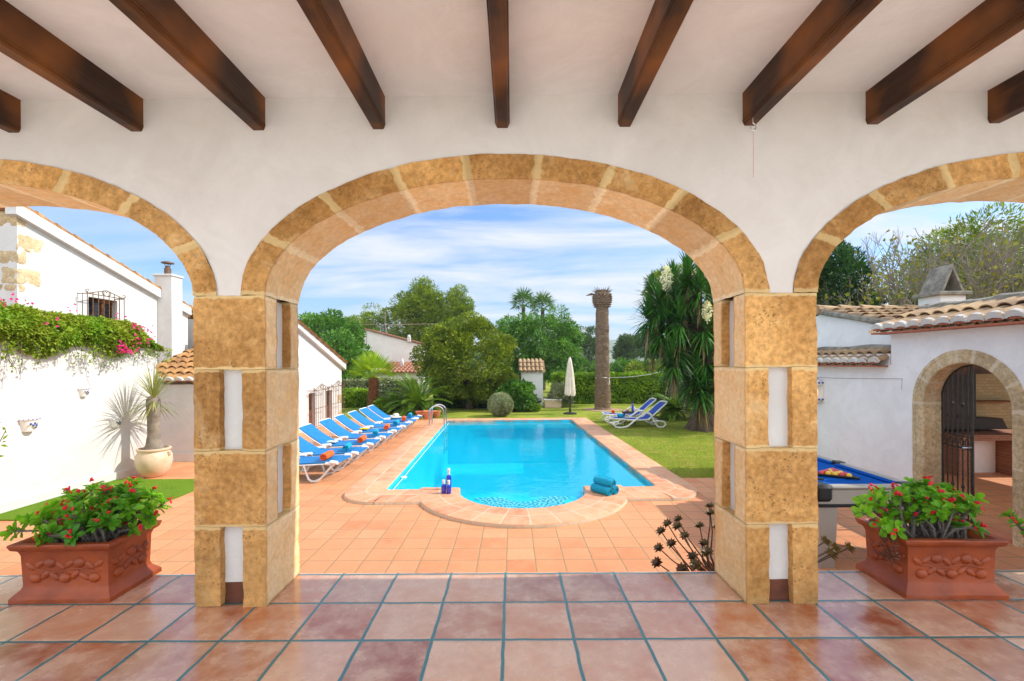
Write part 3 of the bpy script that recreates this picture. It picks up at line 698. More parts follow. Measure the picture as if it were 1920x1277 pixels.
def leaf_quads(P, D, Nn, ln, wd, fold=.15):
    """diamond leaves: P base points, D growth dir, Nn normal, ln/wd arrays"""
    D = D / (np.linalg.norm(D, axis=1)[:, None] + 1e-9); S = np.cross(D, Nn); S /= (np.linalg.norm(S, axis=1)[:, None] + 1e-9)
    Nn = np.cross(S, D); n = len(P)
    ln = np.broadcast_to(ln, n)[:, None]; wd = np.broadcast_to(wd, n)[:, None]
    a = P; b = P + D * ln * .45 + S * wd * .5 + Nn * wd * fold; c = P + D * ln; d = P + D * ln * .45 - S * wd * .5 + Nn * wd * fold
    V = np.stack([a, b, c, d], 1).reshape(-1, 3); Q = np.arange(n * 4).reshape(-1, 4); return V, Q
TAPER = 0.
def crown_pts(c, r, ncl, clr, nl, shell=.55, squash=.75, seed=None):
    c = np.array(c, float); r = np.array(r, float)
    u = unit(ncl); rad = (shell + (1 - shell) * rs.rand(ncl) ** .6)[:, None]
    off_ = u * r * rad; off_[:, :2] *= (1 - TAPER * (off_[:, 2:] / r[2] + 1) / 2); cc = c + off_; cr = clr * (.6 + .7 * rs.rand(ncl))
    k = rs.randint(0, ncl, nl); d = unit(nl); d[:, 2] = np.where(rs.rand(nl) < .35, -d[:, 2], d[:, 2]) if False else d[:, 2]
    q = (.55 + .5 * rs.rand(nl) ** .5)[:, None]
    P = cc[k] + d * cr[k][:, None] * q * np.array([1, 1, squash])
    out = P - c; out /= (np.linalg.norm(out, axis=1)[:, None] + 1e-9)
    return P, d, out, cc, cr
def leafcloud(name, mat, parent, c, r, ncl, clr, nl, ls, asp=.55, shell=.55, squash=.75, droop=0., zmin=None, up_=.3):
    P, d, out, cc, cr = crown_pts(c, r, ncl, clr, nl, shell, squash)
    D = d * .6 + out * .5 + unit(nl) * .7; D[:, 2] -= droop
    Nn = d + unit(nl) * .6 + np.array([0, 0, up_])
    if zmin is not None:
        k = P[:, 2] > zmin; P, D, Nn = P[k], D[k], Nn[k]
    l = ls * (.6 + .8 * rs.rand(len(P)))
    V, Q = leaf_quads(P, D, Nn, l, l * asp)
    mb = MB(); mb.arr(V, Q); return mb.build(name, mat, parent), cc
def limbs(mb, base, targets, r0, n=7, bend=.25):
    base = Vector(base)
    for t_ in targets:
        t_ = Vector(t_); d = t_ - base
        k = Vector((random.uniform(-1, 1), random.uniform(-1, 1), random.uniform(-.2, .8))) * d.length * bend * .3
        pts = [base + d * s + k * math.sin(math.pi * s) for s in np.linspace(0, 1, 6)]
        mb.tube(pts, [r0 * (1 - .85 * s) for s in np.linspace(0, 1, 6)], n)
random.seed(5)
def tree(name, label, loc, h_trunk, crown_c, crown_r, ncl, clr, nl, ls, mat, tr=.2, bark='bark', asp=.55, shell=.5, squash=.75, cat='tree', group=None, nlimb=8, droop=0, lean=(0, 0), taper=0.):
    global TAPER
    TAPER = taper
    t_ = thing(name, label, cat, loc, group=group)
    o, cc = leafcloud('crown', M[mat], t_, crown_c, crown_r, ncl, clr, nl, ls, asp, shell, squash, droop)
    mb = MB(); top = Vector((lean[0], lean[1], h_trunk))
    mb.tube([(0, 0, -.1), (lean[0] * .2, lean[1] * .2, h_trunk * .3), (lean[0] * .6, lean[1] * .6, h_trunk * .7), top], [tr * 1.35, tr, tr * .85, tr * .7], 10)
    limbs(mb, top, [tuple(cc[i]) for i in range(min(nlimb, len(cc)))], tr * .55)
    mb.build('trunk', M[bark], t_, smooth=True); return t_
def gpos(px, d, z=G): a, b = up(px, 680); return (a * d, d, z)
# hills far behind
m, t, p = newmat('distant_hillside'); v = pos(t)
c = mixc(t, rng(t, noise(t, v, .02, 6, .7), .42, .6), srgb(74, 96, 60), srgb(120, 124, 96))
vr = N(t, 'ShaderNodeTexVoronoi', inp={'Scale': .045}); L(t, v, vr.inputs['Vector'])
c = mixc(t, math_(t, 'MULTIPLY', rng(t, vr.outputs['Distance'], .16, .2, 1, 0), rng(t, noise(t, v, .01, 3), .48, .55)), c, srgb(230, 214, 196))
L(t, c, p.inputs['Base Color']); p.inputs['Roughness'].default_value = 1
mb = MB(); xs = np.linspace(-1300, 1500, 130); ys = np.linspace(520, 1500, 36); V = []
for y in ys:
    for x in xs:
        ridge = 20 + 26 * math.exp(-((x - 270) / 260) ** 2) + 20 * math.exp(-((x + 300) / 500) ** 2) + 12 * math.exp(-((x - 1000) / 300) ** 2)
        q = math.sin(min(1, max(0, (y - 520) / 560)) * math.pi / 2)
        V.append((x, y, G - 2 + ridge * q + 9 * q * mnoise.noise(Vector((x * .006, y * .006, 0))) + 4 * mnoise.noise(Vector((x * .03, y * .03, 3)))))
nx = len(xs); mb.add(V, [(j * nx + i, j * nx + i + 1, (j + 1) * nx + i + 1, (j + 1) * nx + i) for j in range(len(ys) - 1) for i in range(nx - 1)])
struct(mb.build('hills', m, smooth='all'))
# far belt of woodland that closes the horizon
def belt(name, x0, x1, y0, y1, n, hmin, hmax, mat, nl, ls):
    cs = [(rs.uniform(x0, x1), rs.uniform(y0, y1), rs.uniform(hmin, hmax)) for _ in range(n)]; cs = [q if not .12 < q[0] / q[1] < .36 else (q[0], q[1], 1.6) for q in cs]
    mb = MB(); per = nl // n
    for (x, y, h) in cs:
        P, d, out, cc, cr = crown_pts((x, y, G + h * .5), (h * .75, h * .75, h * .5), 12, h * .28, per, .5, .8)
        l = ls * (.6 + .8 * rs.rand(per)); V, Q = leaf_quads(P, d + unit(per) * .6, d + unit(per) * .5, l, l * .6); mb.arr(V, Q)
    o = mb.build(name, M[mat]); tag(o, 'far belt of mixed green woodland beyond the gardens', 'woodland', kind='stuff')
belt('woodland', -110, 160, 75, 150, 90, 3.2, 6.5, 'leaf_pine2', 60000, .55)

# ---------------------------------------------------------------- trees and shrubs (position from where each stands)
def at_(px, d): x = up(px, 680)[0] * d; return (x, d, G)
def zz(py, d, px=960): return CZ + up(px, py)[1] * d
# big rounded shrub-tree behind the pool
d = 20.5; L0 = at_(880, d)
tree('pittosporum_tree', 'broad round yellow green tree standing behind the pool hedge', L0, 1.0, (0, 0, 2.2), (2.05, 1.6, 1.75), 130, .46, 60000, .1, 'leaf_olive', .16, asp=.6, shell=.72, nlimb=14)
# tall pine behind it, two tops
d = 36; tree('pine_tree', 'tallest pine with two pointed tops rising behind the far white house', at_(790, d), 3.2, (0, 0, 5.2), (3.7, 2.2, 3.3), 110, .75, 44000, .2, 'leaf_pine', .22, taper=.62, asp=.3, shell=.45, nlimb=14, group='pines behind the garden')
tree('pine_tree', 'lower pine just right of the tallest pine behind the round tree', at_(856, 35), 3.0, (0, 0, 5.0), (2.2, 1.5, 2.9), 54, .6, 22000, .2, 'leaf_pine', .2, asp=.25, shell=.45, taper=.7, group='pines behind the garden')
tree('pine_tree', 'pine leaning left at the back of the far white house roof', at_(725, 37), 2.6, (0, 0, 4.4), (3.0, 1.8, 2.3), 60, .7, 20000, .22, 'leaf_pine', .2, asp=.22, shell=.35, group='pines behind the garden')
tree('pine_tree', 'small pine top seen between the left green trees and the far white house', at_(672, 42), 3.0, (0, 0, 4.6), (1.5, 1.5, 1.7), 24, .8, 7000, .3, 'leaf_pine', .18, asp=.22, shell=.4, group='pines behind the garden')
# left carob-like trees
tree('carob_tree', 'dark glossy green tree rising right behind the sunlit house on the left', at_(600, 27), 1.4, (0, 0, 3.1), (2.6, 1.8, 1.9), 46, .6, 26000, .16, 'leaf_mid', .2, shell=.5, group='green trees on the left')
tree('carob_tree', 'lower green tree between the sunlit left house and the fan palm', at_(648, 24), 1.0, (0, 0, 2.0), (1.1, 1.2, 1.7), 34, .5, 10000, .17, 'leaf_mid', .15, group='green trees on the left')
# feathery green tree in the middle with two tall palms behind
tree('pepper_tree', 'large light green feathery tree behind the small white outbuilding', at_(1008, 27), 1.8, (0, 0, 3.0), (2.5, 1.9, 2.2), 56, .5, 32000, .19, 'leaf_mid', .2, asp=.3, shell=.6, squash=1.1, droop=.5, nlimb=16)
tree('pepper_tree', 'small light green branch tree at the right edge of the feathery tree', at_(1062, 28), 1.8, (0, 0, 3.4), (1.0, .9, 1.0), 16, .4, 3500, .2, 'leaf_mid', .1, asp=.3, shell=.3, squash=1.1, droop=.5)
def frond_leaflets(mb, base, dir_, up0, ln, nleaf, lw, ll, droop, ang=55, rach=.012, curve=1.0):
    """pinnate frond: rachis arching down, leaflets either side"""
    base = Vector(base); d0 = Vector(dir_).normalized(); pts = []; p = base.copy(); dcur = d0.copy(); ns = 8
    for i in range(ns + 1):
        pts.append(p.copy()); dcur = (dcur + Vector((0, 0, -droop / ns * curve * (1 + i / ns)))).normalized(); p += dcur * ln / ns
    mb.tube(pts, [rach * (1 - .7 * i / ns) for i in range(ns + 1)], 4, cap=False)
    P = []; D = []; Nn = []; Ls = []
    for i in range(nleaf):
        s = .12 + .86 * i / nleaf; k = min(ns - 1, int(s * ns)); q = pts[k].lerp(pts[k + 1], s * ns - k); tg = (pts[k + 1] - pts[k]).normalized()
        sd_ = tg.cross(Vector((0, 0, 1)));
        if sd_.length < .05: sd_ = Vector((1, 0, 0))
        sd_.normalize(); nn = sd_.cross(tg)
        for g_ in (-1, 1):
            dd = (tg * math.cos(R(ang)) + sd_ * g_ * math.sin(R(ang)) + nn * .15); P.append(q[:]); D.append(dd[:]); Nn.append(nn[:]); Ls.append(ll * (math.sin(math.pi * (.12 + .83 * s)) ** .6))
    V, Q = leaf_quads(np.array(P), np.array(D), np.array(Nn) + unit(len(P)) * .1, np.array(Ls), lw); mb.arr(V, Q)
def fan_leaf(mb, base, dir_, pet, rad, nb, lw, spread=150, droop=.25):
    base = Vector(base); d = Vector(dir_).normalized(); tip = base + d * pet
    mb.tube([base, base.lerp(tip, .5) + Vector((0, 0, .03)), tip], .012, 4, cap=False)
    s = d.cross(Vector((0, 0, 1)));
    if s.length < .1: s = Vector((1, 0, 0))
    s.normalize(); n = s.cross(d)
    P = []; D = []; Nn = []
    for i in range(nb):
        a = R(spread) * (i / (nb - 1) - .5); dd = d * math.cos(a) + s * math.sin(a) + Vector((0, 0, -droop * abs(math.sin(a)) - .1)); P.append(tip[:]); D.append(dd[:]); Nn.append(n[:])
    V, Q = leaf_quads(np.array(P), np.array(D), np.array(Nn), np.array([rad] * nb), lw, .3); mb.arr(V, Q)
for px, py, d, lb in ((982, 572, 33, 'left of the two tall palms poking above the feathery tree'), (1018, 578, 34, 'right of the two tall palms poking above the feathery tree')):
    t_ = thing('fan_palm', lb, 'palm tree', at_(px, d), group='two tall palms behind the trees'); h = zz(py, d) - G
    mb = MB(); mb.tube([(0, 0, 0), (0, 0, h * .5), (0, 0, h)], [.2, .16, .14], 9); mb.build('trunk', M['bark'], t_, smooth=True)
    mb = MB()
    for i in range(24):
        a = 2.4 * i; e = R(88 - i * 4.6); fan_leaf(mb, (0, 0, h + .15), (math.cos(a) * math.cos(e), math.sin(a) * math.cos(e), math.sin(e)), .5, .78, 11, .075, 150, .5)
    mb.build('crown', M['leaf_palm'], t_)
# small pines on the right far ground
tree('umbrella_pine', 'distant pine with open crown just left of the bare palm trunk', at_(1104, 58), 2.6, (0, 0, 4.3), (1.75, 1.6, 1.9), 26, .8, 7000, .38, 'leaf_pine2', .16, asp=.25, shell=.3, group='distant pines on the slope')
tree('umbrella_pine', 'distant pine with open crown right of the bare palm trunk', at_(1176, 60), 2.8, (0, 0, 4.2), (1.6, 1.5, 1.7), 22, .8, 6000, .38, 'leaf_pine2', .16, asp=.25, shell=.3, group='distant pines on the slope')
tree('umbrella_pine', 'distant pine partly hidden by the big yucca', at_(1222, 52), 2.4, (0, 0, 4.1), (1.5, 1.5, 1.9), 22, .8, 6000, .36, 'leaf_pine2', .16, asp=.25, shell=.3, group='distant pines on the slope')
tree('orchard_tree', 'low bright round tree beyond the hedge left of the bare palm trunk', at_(1085, 32), .6, (0, 0, 1.4), (1.3, 1.0, .8), 20, .45, 5000, .16, 'leaf_mid', .1, group='low garden trees beyond the hedge')
tree('orchard_tree', 'low bright tree beyond the hedge right of the bare palm trunk', at_(1170, 34), .6, (0, 0, 1.3), (1.6, 1.0, .75), 24, .45, 6000, .16, 'leaf_mid', .1, group='low garden trees beyond the hedge')
tree('orchard_tree', 'yellow green tree beyond the hedge close to the big yucca', at_(1222, 30), .6, (0, 0, 1.45), (1.5, 1.0, .8), 26, .45, 7000, .15, 'leaf_olive', .1, group='low garden trees beyond the hedge')
tree('pine_tree', 'pine top peeping over the big flowering yucca', at_(1262, 22), 3.4, (0, 0, 5.75), (1.0, .9, 1.0), 20, .5, 6000, .22, 'leaf_pine', .16, asp=.22, shell=.4)
# hedges: clipped boxes of leaves
def hedge(name, label, x0, x1, y0, y1, h, mat, nl, ls, jig=.06, cat='hedge'):
    hx, hy = (x1 - x0) / 2, (y1 - y0) / 2; root = thing(name, label, cat, ((x0 + x1) / 2, (y0 + y1) / 2, G))
    # leaves over the faces of the box, denser where the surface is seen
    A_ = np.array([2 * hx * h, 2 * hx * h * .4, 2 * hx * 2 * hy * 1.1, 2 * hy * h, 2 * hy * h]); A_ = A_ / A_.sum(); k = rs.choice(5, nl, p=A_)
    u = rs.rand(nl) * 2 - 1; v_ = rs.rand(nl); dep = rs.rand(nl) ** 1.5 * .22
    P = np.zeros((nl, 3)); Nn = np.zeros((nl, 3))
    for i, (nx_, ny_, nz_) in enumerate(((0, -1, 0), (0, 1, 0), (0, 0, 1), (-1, 0, 0), (1, 0, 0))):
        q = k == i; Nn[q] = (nx_, ny_, nz_)
        if i < 2: P[q, 0] = u[q] * hx; P[q, 1] = ny_ * (hy - dep[q]); P[q, 2] = v_[q] * h
        elif i == 2: P[q, 0] = u[q] * hx; P[q, 1] = (v_[q] * 2 - 1) * hy; P[q, 2] = h - dep[q]
        else: P[q, 0] = nx_ * (hx - dep[q]); P[q, 1] = u[q] * hy; P[q, 2] = v_[q] * h
    # bulging surface
    w_ = np.array([mnoise.noise(Vector((a * 1.6 + x0, b * 1.6, c * 1.6))) for a, b, c in P]) * .14 + np.array([mnoise.noise(Vector((a * 5 + x0, b * 5, c * 5))) for a, b, c in P]) * jig
    P = P + Nn * w_[:, None]
    l = ls * (.6 + .8 * rs.rand(nl)); V, Q = leaf_quads(P, Nn * .4 + unit(nl) + np.array([0, 0, .5]), Nn + unit(nl) * .8 + np.array([0, 0, .3]), l, l * .62)
    mb = MB(); mb.arr(V, Q); mb.build('foliage', M[mat], root)
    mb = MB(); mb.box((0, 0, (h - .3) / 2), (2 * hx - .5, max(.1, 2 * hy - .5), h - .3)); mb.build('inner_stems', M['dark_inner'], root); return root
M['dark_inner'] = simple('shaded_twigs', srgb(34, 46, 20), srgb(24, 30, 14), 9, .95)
hd = 22.6; hedge('clipped_hedge', 'clipped bright green hedge running behind the bare palm trunk', at_(1038, hd)[0], at_(1300, hd)[0] + 2, hd, hd + 1.1, zz(704, hd) - G, 'leaf_bright', 24000, .12)
hedge('clipped_hedge', 'variegated green hedge behind the short fan palm on the left', at_(640, 23)[0], at_(778, 23)[0], 22.6, 23.6, zz(712, 22.6) - G, 'leaf_grey', 9000, .12)
hedge('clipped_hedge', 'low glossy green hedge at the foot of the variegated hedge', at_(645, 21.6)[0], at_(700, 21.6)[0], 21.2, 21.9, .8, 'leaf_bright', 5000, .11)
hedge('clipped_hedge', 'dark shaded hedge under the broad round tree', at_(815, 21)[0], at_(935, 21)[0], 20.6, 21.6, 1.25, 'leaf_dark', 9000, .12)
# bush beside the outbuilding
def bush(name, label, loc, r, mat, ncl, clr, nl, ls, asp=.6, cat='shrub', squash=.8, shell=.6, droop=0):
    root = thing(name, label, cat, loc); leafcloud('foliage', M[mat], root, (0, 0, r[2] * .95), r, ncl, clr, nl, ls, asp, shell, squash, droop)
    mb = MB(); random.seed(int(abs(loc[0]) * 100))
    for i in range(7): mb.tube([(0, 0, 0), (random.uniform(-.3, .3) * r[0], random.uniform(-.3, .3) * r[1], r[2] * .6), (random.uniform(-.7, .7) * r[0], random.uniform(-.7, .7) * r[1], r[2] * 1.4)], [.03, .022, .008], 5)
    mb.build('stem', M['bark'], root); return root
bush('oleander_bush', 'dense glossy green bush in front of the small white outbuilding', at_(965, 19.6), (.86, .6, .62), 'leaf_mid', 40, .26, 9000, .13)
bush('oleander_bush', 'low bright green shrub at the corner of the small outbuilding', at_(1000, 19.2), (.27, .2, .16), 'leaf_bright', 10, .12, 1500, .07)
bush('lavender_bush', 'grey green spiky bush between the closed parasol and the hedge', at_(1050, 21.2), (.4, .35, .5), 'leaf_grey', 18, .2, 3000, .2, .2)
bush('lavender_bush', 'low grey flowering shrub beside the fan palm trunk', at_(716, 19), (.35, .3, .25), 'leaf_bright', 12, .16, 1800, .08)
# clipped ball
ball = thing('topiary_ball', 'clipped round grey green shrub ball on the lawn beside the pool end', 'topiary', at_(938, 17.6))
nl = 15000; dd_ = unit(nl); rr_ = .475 * (1 - .10 * rs.rand(nl) ** 2); wv = np.array([mnoise.noise(Vector(q * 3)) for q in dd_]) * .03
P = dd_ * (rr_ + wv)[:, None] * np.array([1, 1, .93]) + np.array([0, 0, .45]); P = P[P[:, 2] > .0]; dd_ = (P - np.array([0, 0, .45]))
l = .055 * (.6 + .8 * rs.rand(len(P))); V, Q = leaf_quads(P, dd_ * 1.2 + unit(len(P)) * .7, dd_ + unit(len(P)) * .5, l, l * .45)
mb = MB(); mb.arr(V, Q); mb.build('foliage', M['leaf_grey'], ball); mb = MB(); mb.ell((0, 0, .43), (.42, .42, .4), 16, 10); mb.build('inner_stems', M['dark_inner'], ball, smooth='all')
# bare palm trunk
bp_ = gp(1130, 768); h = zz(538, bp_.y, 1130) - G
pt = thing('palm_stump', 'tall bare palm trunk with its fronds cut off standing on the lawn', 'palm tree', tuple(bp_))
def ringlathe(h0, h1, r0, r1, ring=.055):
    prof = []; z = h0
    while z < h1:
        s = (z - h0) / (h1 - h0); r = r0 + (r1 - r0) * s + .01 * math.sin(z * 2.1); prof += [(r, z), (r + .012, z + ring * .35), (r + .014, z + ring * .7), (r - .004, z + ring * .85)]; z += ring
    return prof
mb = MB(); hh_ = h - .95
mb.lathe([(.4, -.05), (.37, .08)] + ringlathe(.12, hh_, .335, .255), 26); 
V2 = [tuple(wobble(Vector(q), .024, 5)) for q in mb.v]; mb.v = V2; mb.build('trunk', M['trunk_palm'], pt, smooth=True)
mb = MB(); mb.lathe([(.255, hh_ - .02), (.32, hh_ + .12), (.385, hh_ + .28), (.38, hh_ + .45), (.28, hh_ + .7), (.2, hh_ + .8), (.02, hh_ + .84)], 26)
for k in range(9):
    for i in range(15):
        a = 2 * math.pi * (i + .5 * (k % 2)) / 15; z = hh_ + .08 + k * .085; r = .29 + .11 * math.sin(math.pi * min(1, (k + 1) / 8.) * .8) if k < 7 else .27 - .07 * (k - 7)
        e = .25 + k * .11; mb.box((math.cos(a) * r, math.sin(a) * r, z), (.1 + .02 * random.random(), .1, .035), Matrix.Rotation(a, 3, 'Z') @ Matrix.Rotation(-e, 3, 'Y'), taper=.6)
for i in range(60):
    a = random.uniform(0, 6.28); e = random.uniform(.4, 1.3); b = Vector((math.cos(a) * .2, math.sin(a) * .2, hh_ + .66)); d_ = Vector((math.cos(a) * math.cos(e), math.sin(a) * math.cos(e), math.sin(e)))
    mb.tube([b, b + d_ * random.uniform(.12, .38)], [.02, .006], 4)
for i in range(6):
    b = Vector((-.3, 0, hh_ + .62)); mb.tube([b, b + Vector((-.2 - .04 * i % 2, -.05 + .02 * i, .06 - .02 * i))], [.03, .012], 5)
mb.build('cut_frond_head', M['trunk_palm'], pt)
mb = MB(); mb.lathe([(.36 + .5 * 1, .004), (.4, .02)], 26, mi=0); 
V2 = [(x * (1 + .25 * mnoise.noise(Vector((x * 3, y * 3, 0)))), y * (1 + .2 * mnoise.noise(Vector((x * 2, y * 3, 5)))), z) for x, y, z in mb.v]; mb.v = V2
o = mb.build('bare_soil', M['soil2'] if 'soil2' in M else simple('pale_earth', srgb(176, 146, 116), srgb(148, 118, 90), 8, .95, .6, 20)); o.location = bp_ + Vector((0, 0, 0)); tag(o, kind='structure')
# rope tied round the palm and running to the yucca
mb = MB(); zr = zz(708, bp_.y, 1130)
mb.tube([(bp_.x + .31 * math.cos(a), bp_.y + .31 * math.sin(a), zr + .015 * math.sin(3 * a)) for a in np.linspace(0, 6.28, 22)], .016, 5)
A1 = Vector((bp_.x + .3, bp_.y - .1, zr)); B1 = Vector((5.35, 14.4, zz(688, 14.4, 1290)))
mb.tube([A1.lerp(B1, s) + Vector((0, 0, -.1 * math.sin(math.pi * s))) for s in np.linspace(0, 1, 14)], .011, 5)
mb.tube([A1 + Vector((-.08, -.2, 0)), A1 + Vector((-.06, -.22, -.16)), A1 + Vector((-.1, -.22, -.3))], .012, 5)
o = mb.build('rope', M['white_resin'], smooth=True); tag(o, 'white rope knotted round the bare palm trunk and strung towards the yucca', 'rope')
# short fan palm
fp = at_(700, 19.6); t_ = thing('fan_palm', 'short fan palm with shaggy red brown trunk behind the loungers', 'palm tree', fp)
hT = zz(708, 19.6) - G; mb = MB(); mb.lathe([(.27, 0), (.24, .2), (.18, hT * .5), (.14, hT)], 14)
for k in range(19):
    for i in range(11):
        a = 2 * math.pi * (i + .5 * (k % 2)) / 11; z = .05 + k * hT / 19; r = .26 - .11 * k / 19
        mb.box((math.cos(a) * r, math.sin(a) * r, z + random.uniform(-.02, .02)), (.13, .1, .035), Matrix.Rotation(a, 3, 'Z') @ Matrix.Rotation(-.85, 3, 'Y'), taper=.5)
mb.build('trunk', M['trunk_red'], t_)
mb = MB()
for i in range(24):
    a = 2.4 * i; e = R(84 - i * 3.2); fan_leaf(mb, (0, 0, hT + .02), (math.cos(a) * math.cos(e), math.sin(a) * math.cos(e), math.sin(e)), .5 + .16 * random.random(), .66, 20, .045, 130, .35)
mb.build('crown', M['leaf_fan'], t_)
# cycads
def cycad(label, loc, n, ln, up0=62, h=.3, mat='leaf_cycad', nleaf=46):
    root = thing('cycad', label, 'cycad', loc); mb = MB(); mb.lathe([(.16, 0), (.2, h * .5), (.14, h)], 12)
    mb.build('stem', M['bark'], root)
    mb = MB()
    for i in range(n):
        a = 2.4 * i + random.uniform(-.2, .2); e = R(up0 - (up0 + 5) * (i / n) + random.uniform(-6, 6))
        frond_leaflets(mb, (0, 0, h), (math.cos(a) * math.cos(e), math.sin(a) * math.cos(e), math.sin(e)), 1, ln * random.uniform(.8, 1.1), nleaf, .022, .24, .85)
    mb.build('fronds', M[mat], root); return root
cycad('large spreading cycad with arching fronds behind the terracotta pots', at_(783, 18.3), 66, 1.6, 78)
cycad('smaller cycad to the left of the large one near the fan palm', at_(742, 19.3), 36, 1.0, 60)
cycad('cycad under the big yucca behind the white loungers', at_(1262, 16.6), 44, 1.05, 66)
# big yucca tree
yp = gp(1318, 806); yb = thing('yucca_tree', 'huge branching yucca with drooping sword leaves and cream flower spikes over the lawn', 'yucca', tuple(yp))
heads = []
mb = MB(); random.seed(11)
mb.tube([(0, 0, -.1), (.02, 0, .25), (.08, .05, .7), (.1, .1, 1.3)], [.46, .34, .27, .25], 14)
for i in range(7): a = i * .9; mb.tube([(.5 * math.cos(a), .5 * math.sin(a), -.05), (.3 * math.cos(a), .3 * math.sin(a), .16), (.15 * math.cos(a), .15 * math.sin(a), .6)], [.08, .14, .12], 7)
hd_px = [(1235, 560), (1262, 520), (1240, 610), (1290, 505), (1300, 560), (1275, 590), (1320, 600), (1255, 650), (1290, 640), (1330, 540), (1325, 660), (1345, 610), (1305, 690), (1345, 700), (1270, 560), (1215, 585), (1360, 560), (1375, 640), (1330, 500), (1370, 520), (1252, 590), (1285, 540), (1305, 625), (1222, 545), (1270, 625), (1310, 530), (1340, 575), (1290, 670), (1320, 720), (1340, 660), (1262, 668), (1288, 705), (1310, 715), (1268, 640), (1225, 625)]
for i, (px, py) in enumerate(hd_px):
    dd = yp.y + random.uniform(-.75, .7); w_ = dp(px, py, dd) - yp; heads.append(w_)
    st_ = Vector((.1, .1, 1.0 + .3 * random.random())); mid = st_.lerp(w_, .5) + Vector((0, 0, .25))
    mb.tube([st_, mid, w_], [.14, .1, .06], 8)
mb.build('trunk', M['bark'], yb, smooth=True)
P = []; D = []; Nn = []; Ls = []; P2 = []; D2 = []; N2 = []; L2 = []
for w_ in heads:
    for k in range(150):
        a = random.uniform(0, 6.283); e = R(88 - 140 * (k / 150) ** 1.1 + random.uniform(-10, 10)); d_ = np.array((math.cos(a) * math.cos(e), math.sin(a) * math.cos(e), math.sin(e)))
        o_ = np.array(w_) - np.array((0, 0, .4)) * (k / 150)
        P.append(o_ + d_ * .03); D.append(d_); Nn.append(np.array((-math.sin(e) * math.cos(a), -math.sin(e) * math.sin(a), math.cos(e)))); Ls.append(random.uniform(.5, .85))
    for k in range(12):
        a = random.uniform(0, 6.283); e = R(random.uniform(-88, -60)); d_ = np.array((math.cos(a) * math.cos(e), math.sin(a) * math.cos(e), math.sin(e)))
        P2.append(np.array(w_) - np.array((0, 0, random.uniform(.35, .8))) + d_ * .08); D2.append(d_); N2.append(np.array((math.cos(a), math.sin(a), .3))); L2.append(random.uniform(.4, .7))
for k in range(500):
    a = random.uniform(0, 6.283); P2.append(np.array((.1 + .24 * math.cos(a), .05 + .24 * math.sin(a), random.uniform(.75, 2.0)))); D2.append(np.array((math.cos(a) * .2, math.sin(a) * .2, -1))); N2.append(np.array((math.cos(a), math.sin(a), .2))); L2.append(random.uniform(.35, .6))
def blades(name, mat, P, D, Nn, Ls, wd, parent):
    P, D, Nn, Ls = map(np.array, (P, D, Nn, Ls)); D = D / np.linalg.norm(D, axis=1)[:, None]
    S = np.cross(D, Nn); S /= np.linalg.norm(S, axis=1)[:, None] + 1e-9; U = np.cross(S, D); l = Ls[:, None]; g = np.array([0, 0, -1.])
    m1 = P + D * l * .5 + g * l * .02; tip = P + D * l + g * l * .16
    a = P + S * wd * .35; b = P - S * wd * .35; c1 = m1 + S * wd * .5 + U * wd * .2; c2 = m1 - S * wd * .5 + U * wd * .2
    V = np.stack([a, c1, c2, b, tip], 1).reshape(-1, 3); mb = MB(); V = V.tolist(); n = len(P)
    F_ = []
    for i in range(n): F_.append((5 * i, 5 * i + 1, 5 * i + 2, 5 * i + 3)); F_.append((5 * i + 1, 5 * i + 4, 5 * i + 2))
    mb.add(V, F_); return mb.build(name, mat, parent)
blades('leaves', M['leaf_yucca'], P, D, Nn, Ls, .05, yb)
blades('dry_leaves', M['leaf_yucca_dry'], P2, D2, N2, L2, .04, yb)
for px, py, hgt, wdt in ((1250, 522, .75, .2), (1290, 506, .7, .24), (1326, 582, .55, .14)):
    w_ = dp(px, py, yp.y - .9 if py > 560 else yp.y - .2) - yp; n_ = 420; u = rs.rand(n_); th_ = rs.rand(n_) * 6.283; lim = wdt * np.sin(np.pi * (.1 + .85 * u)) * rs.rand(n_) ** .4
    P_ = np.stack([lim * np.cos(th_), lim * np.sin(th_), (u - .5) * hgt], 1) + np.array(w_); l = np.full(n_, .06)
    V, Q = leaf_quads(P_, unit(n_) + np.array([0, 0, -.6]), unit(n_), l, l * .75); mb = MB(); mb.arr(V, Q)
    mb.tube([w_ - Vector((0, 0, hgt * .7)), w_ + Vector((0, 0, hgt * .45))], .012, 5); mb.build('flower_spike', M['flower_cream'], yb)
# cypress and bare fig at the right, pine behind
tree('cypress_tree', 'dark narrow cypress beside the right stone arch', at_(1562, 15.5), .8, (0, 0, 2.9), (1.05, .9, 3.2), 110, .4, 52000, .12, 'leaf_dark', .2, asp=.4, shell=.7, squash=1.3)
tree('pine_tree', 'green pine crown behind the bare fig tree on the right', at_(1850, 19), 3.2, (0, 0, 5.9), (3.2, 2.2, 2.1), 56, .8, 28000, .2, 'leaf_pine', .22, asp=.25, shell=.45)
fg = thing('fig_tree', 'nearly leafless grey fig tree with yellow leaves behind the tiled roof', 'tree', at_(1765, 14.5)); random.seed(21)
mb = MB(); tips = []
def grow(p, d, ln, r, lv):
    q = p + d * ln; k = p.lerp(q, .5) + Vector((random.uniform(-1, 1), random.uniform(-1, 1), random.uniform(-.3, 1))) * ln * .08
    mb.tube([p, k, q], [r, r * .85, r * .68], 6 if lv < 3 else 4, cap=False)
    if lv >= 7: tips.append(q); return
    if lv >= 3: tips.append(q)
    for i in range(3 if lv < 4 else 2):
        nd = (d + Vector((random.uniform(-1, 1), random.uniform(-1, 1), random.uniform(-.35, .75))) * .72).normalized(); nd.z += .1; nd.normalize()
        grow(q, nd, ln * random.uniform(.68, .92), r * .66, lv + 1)
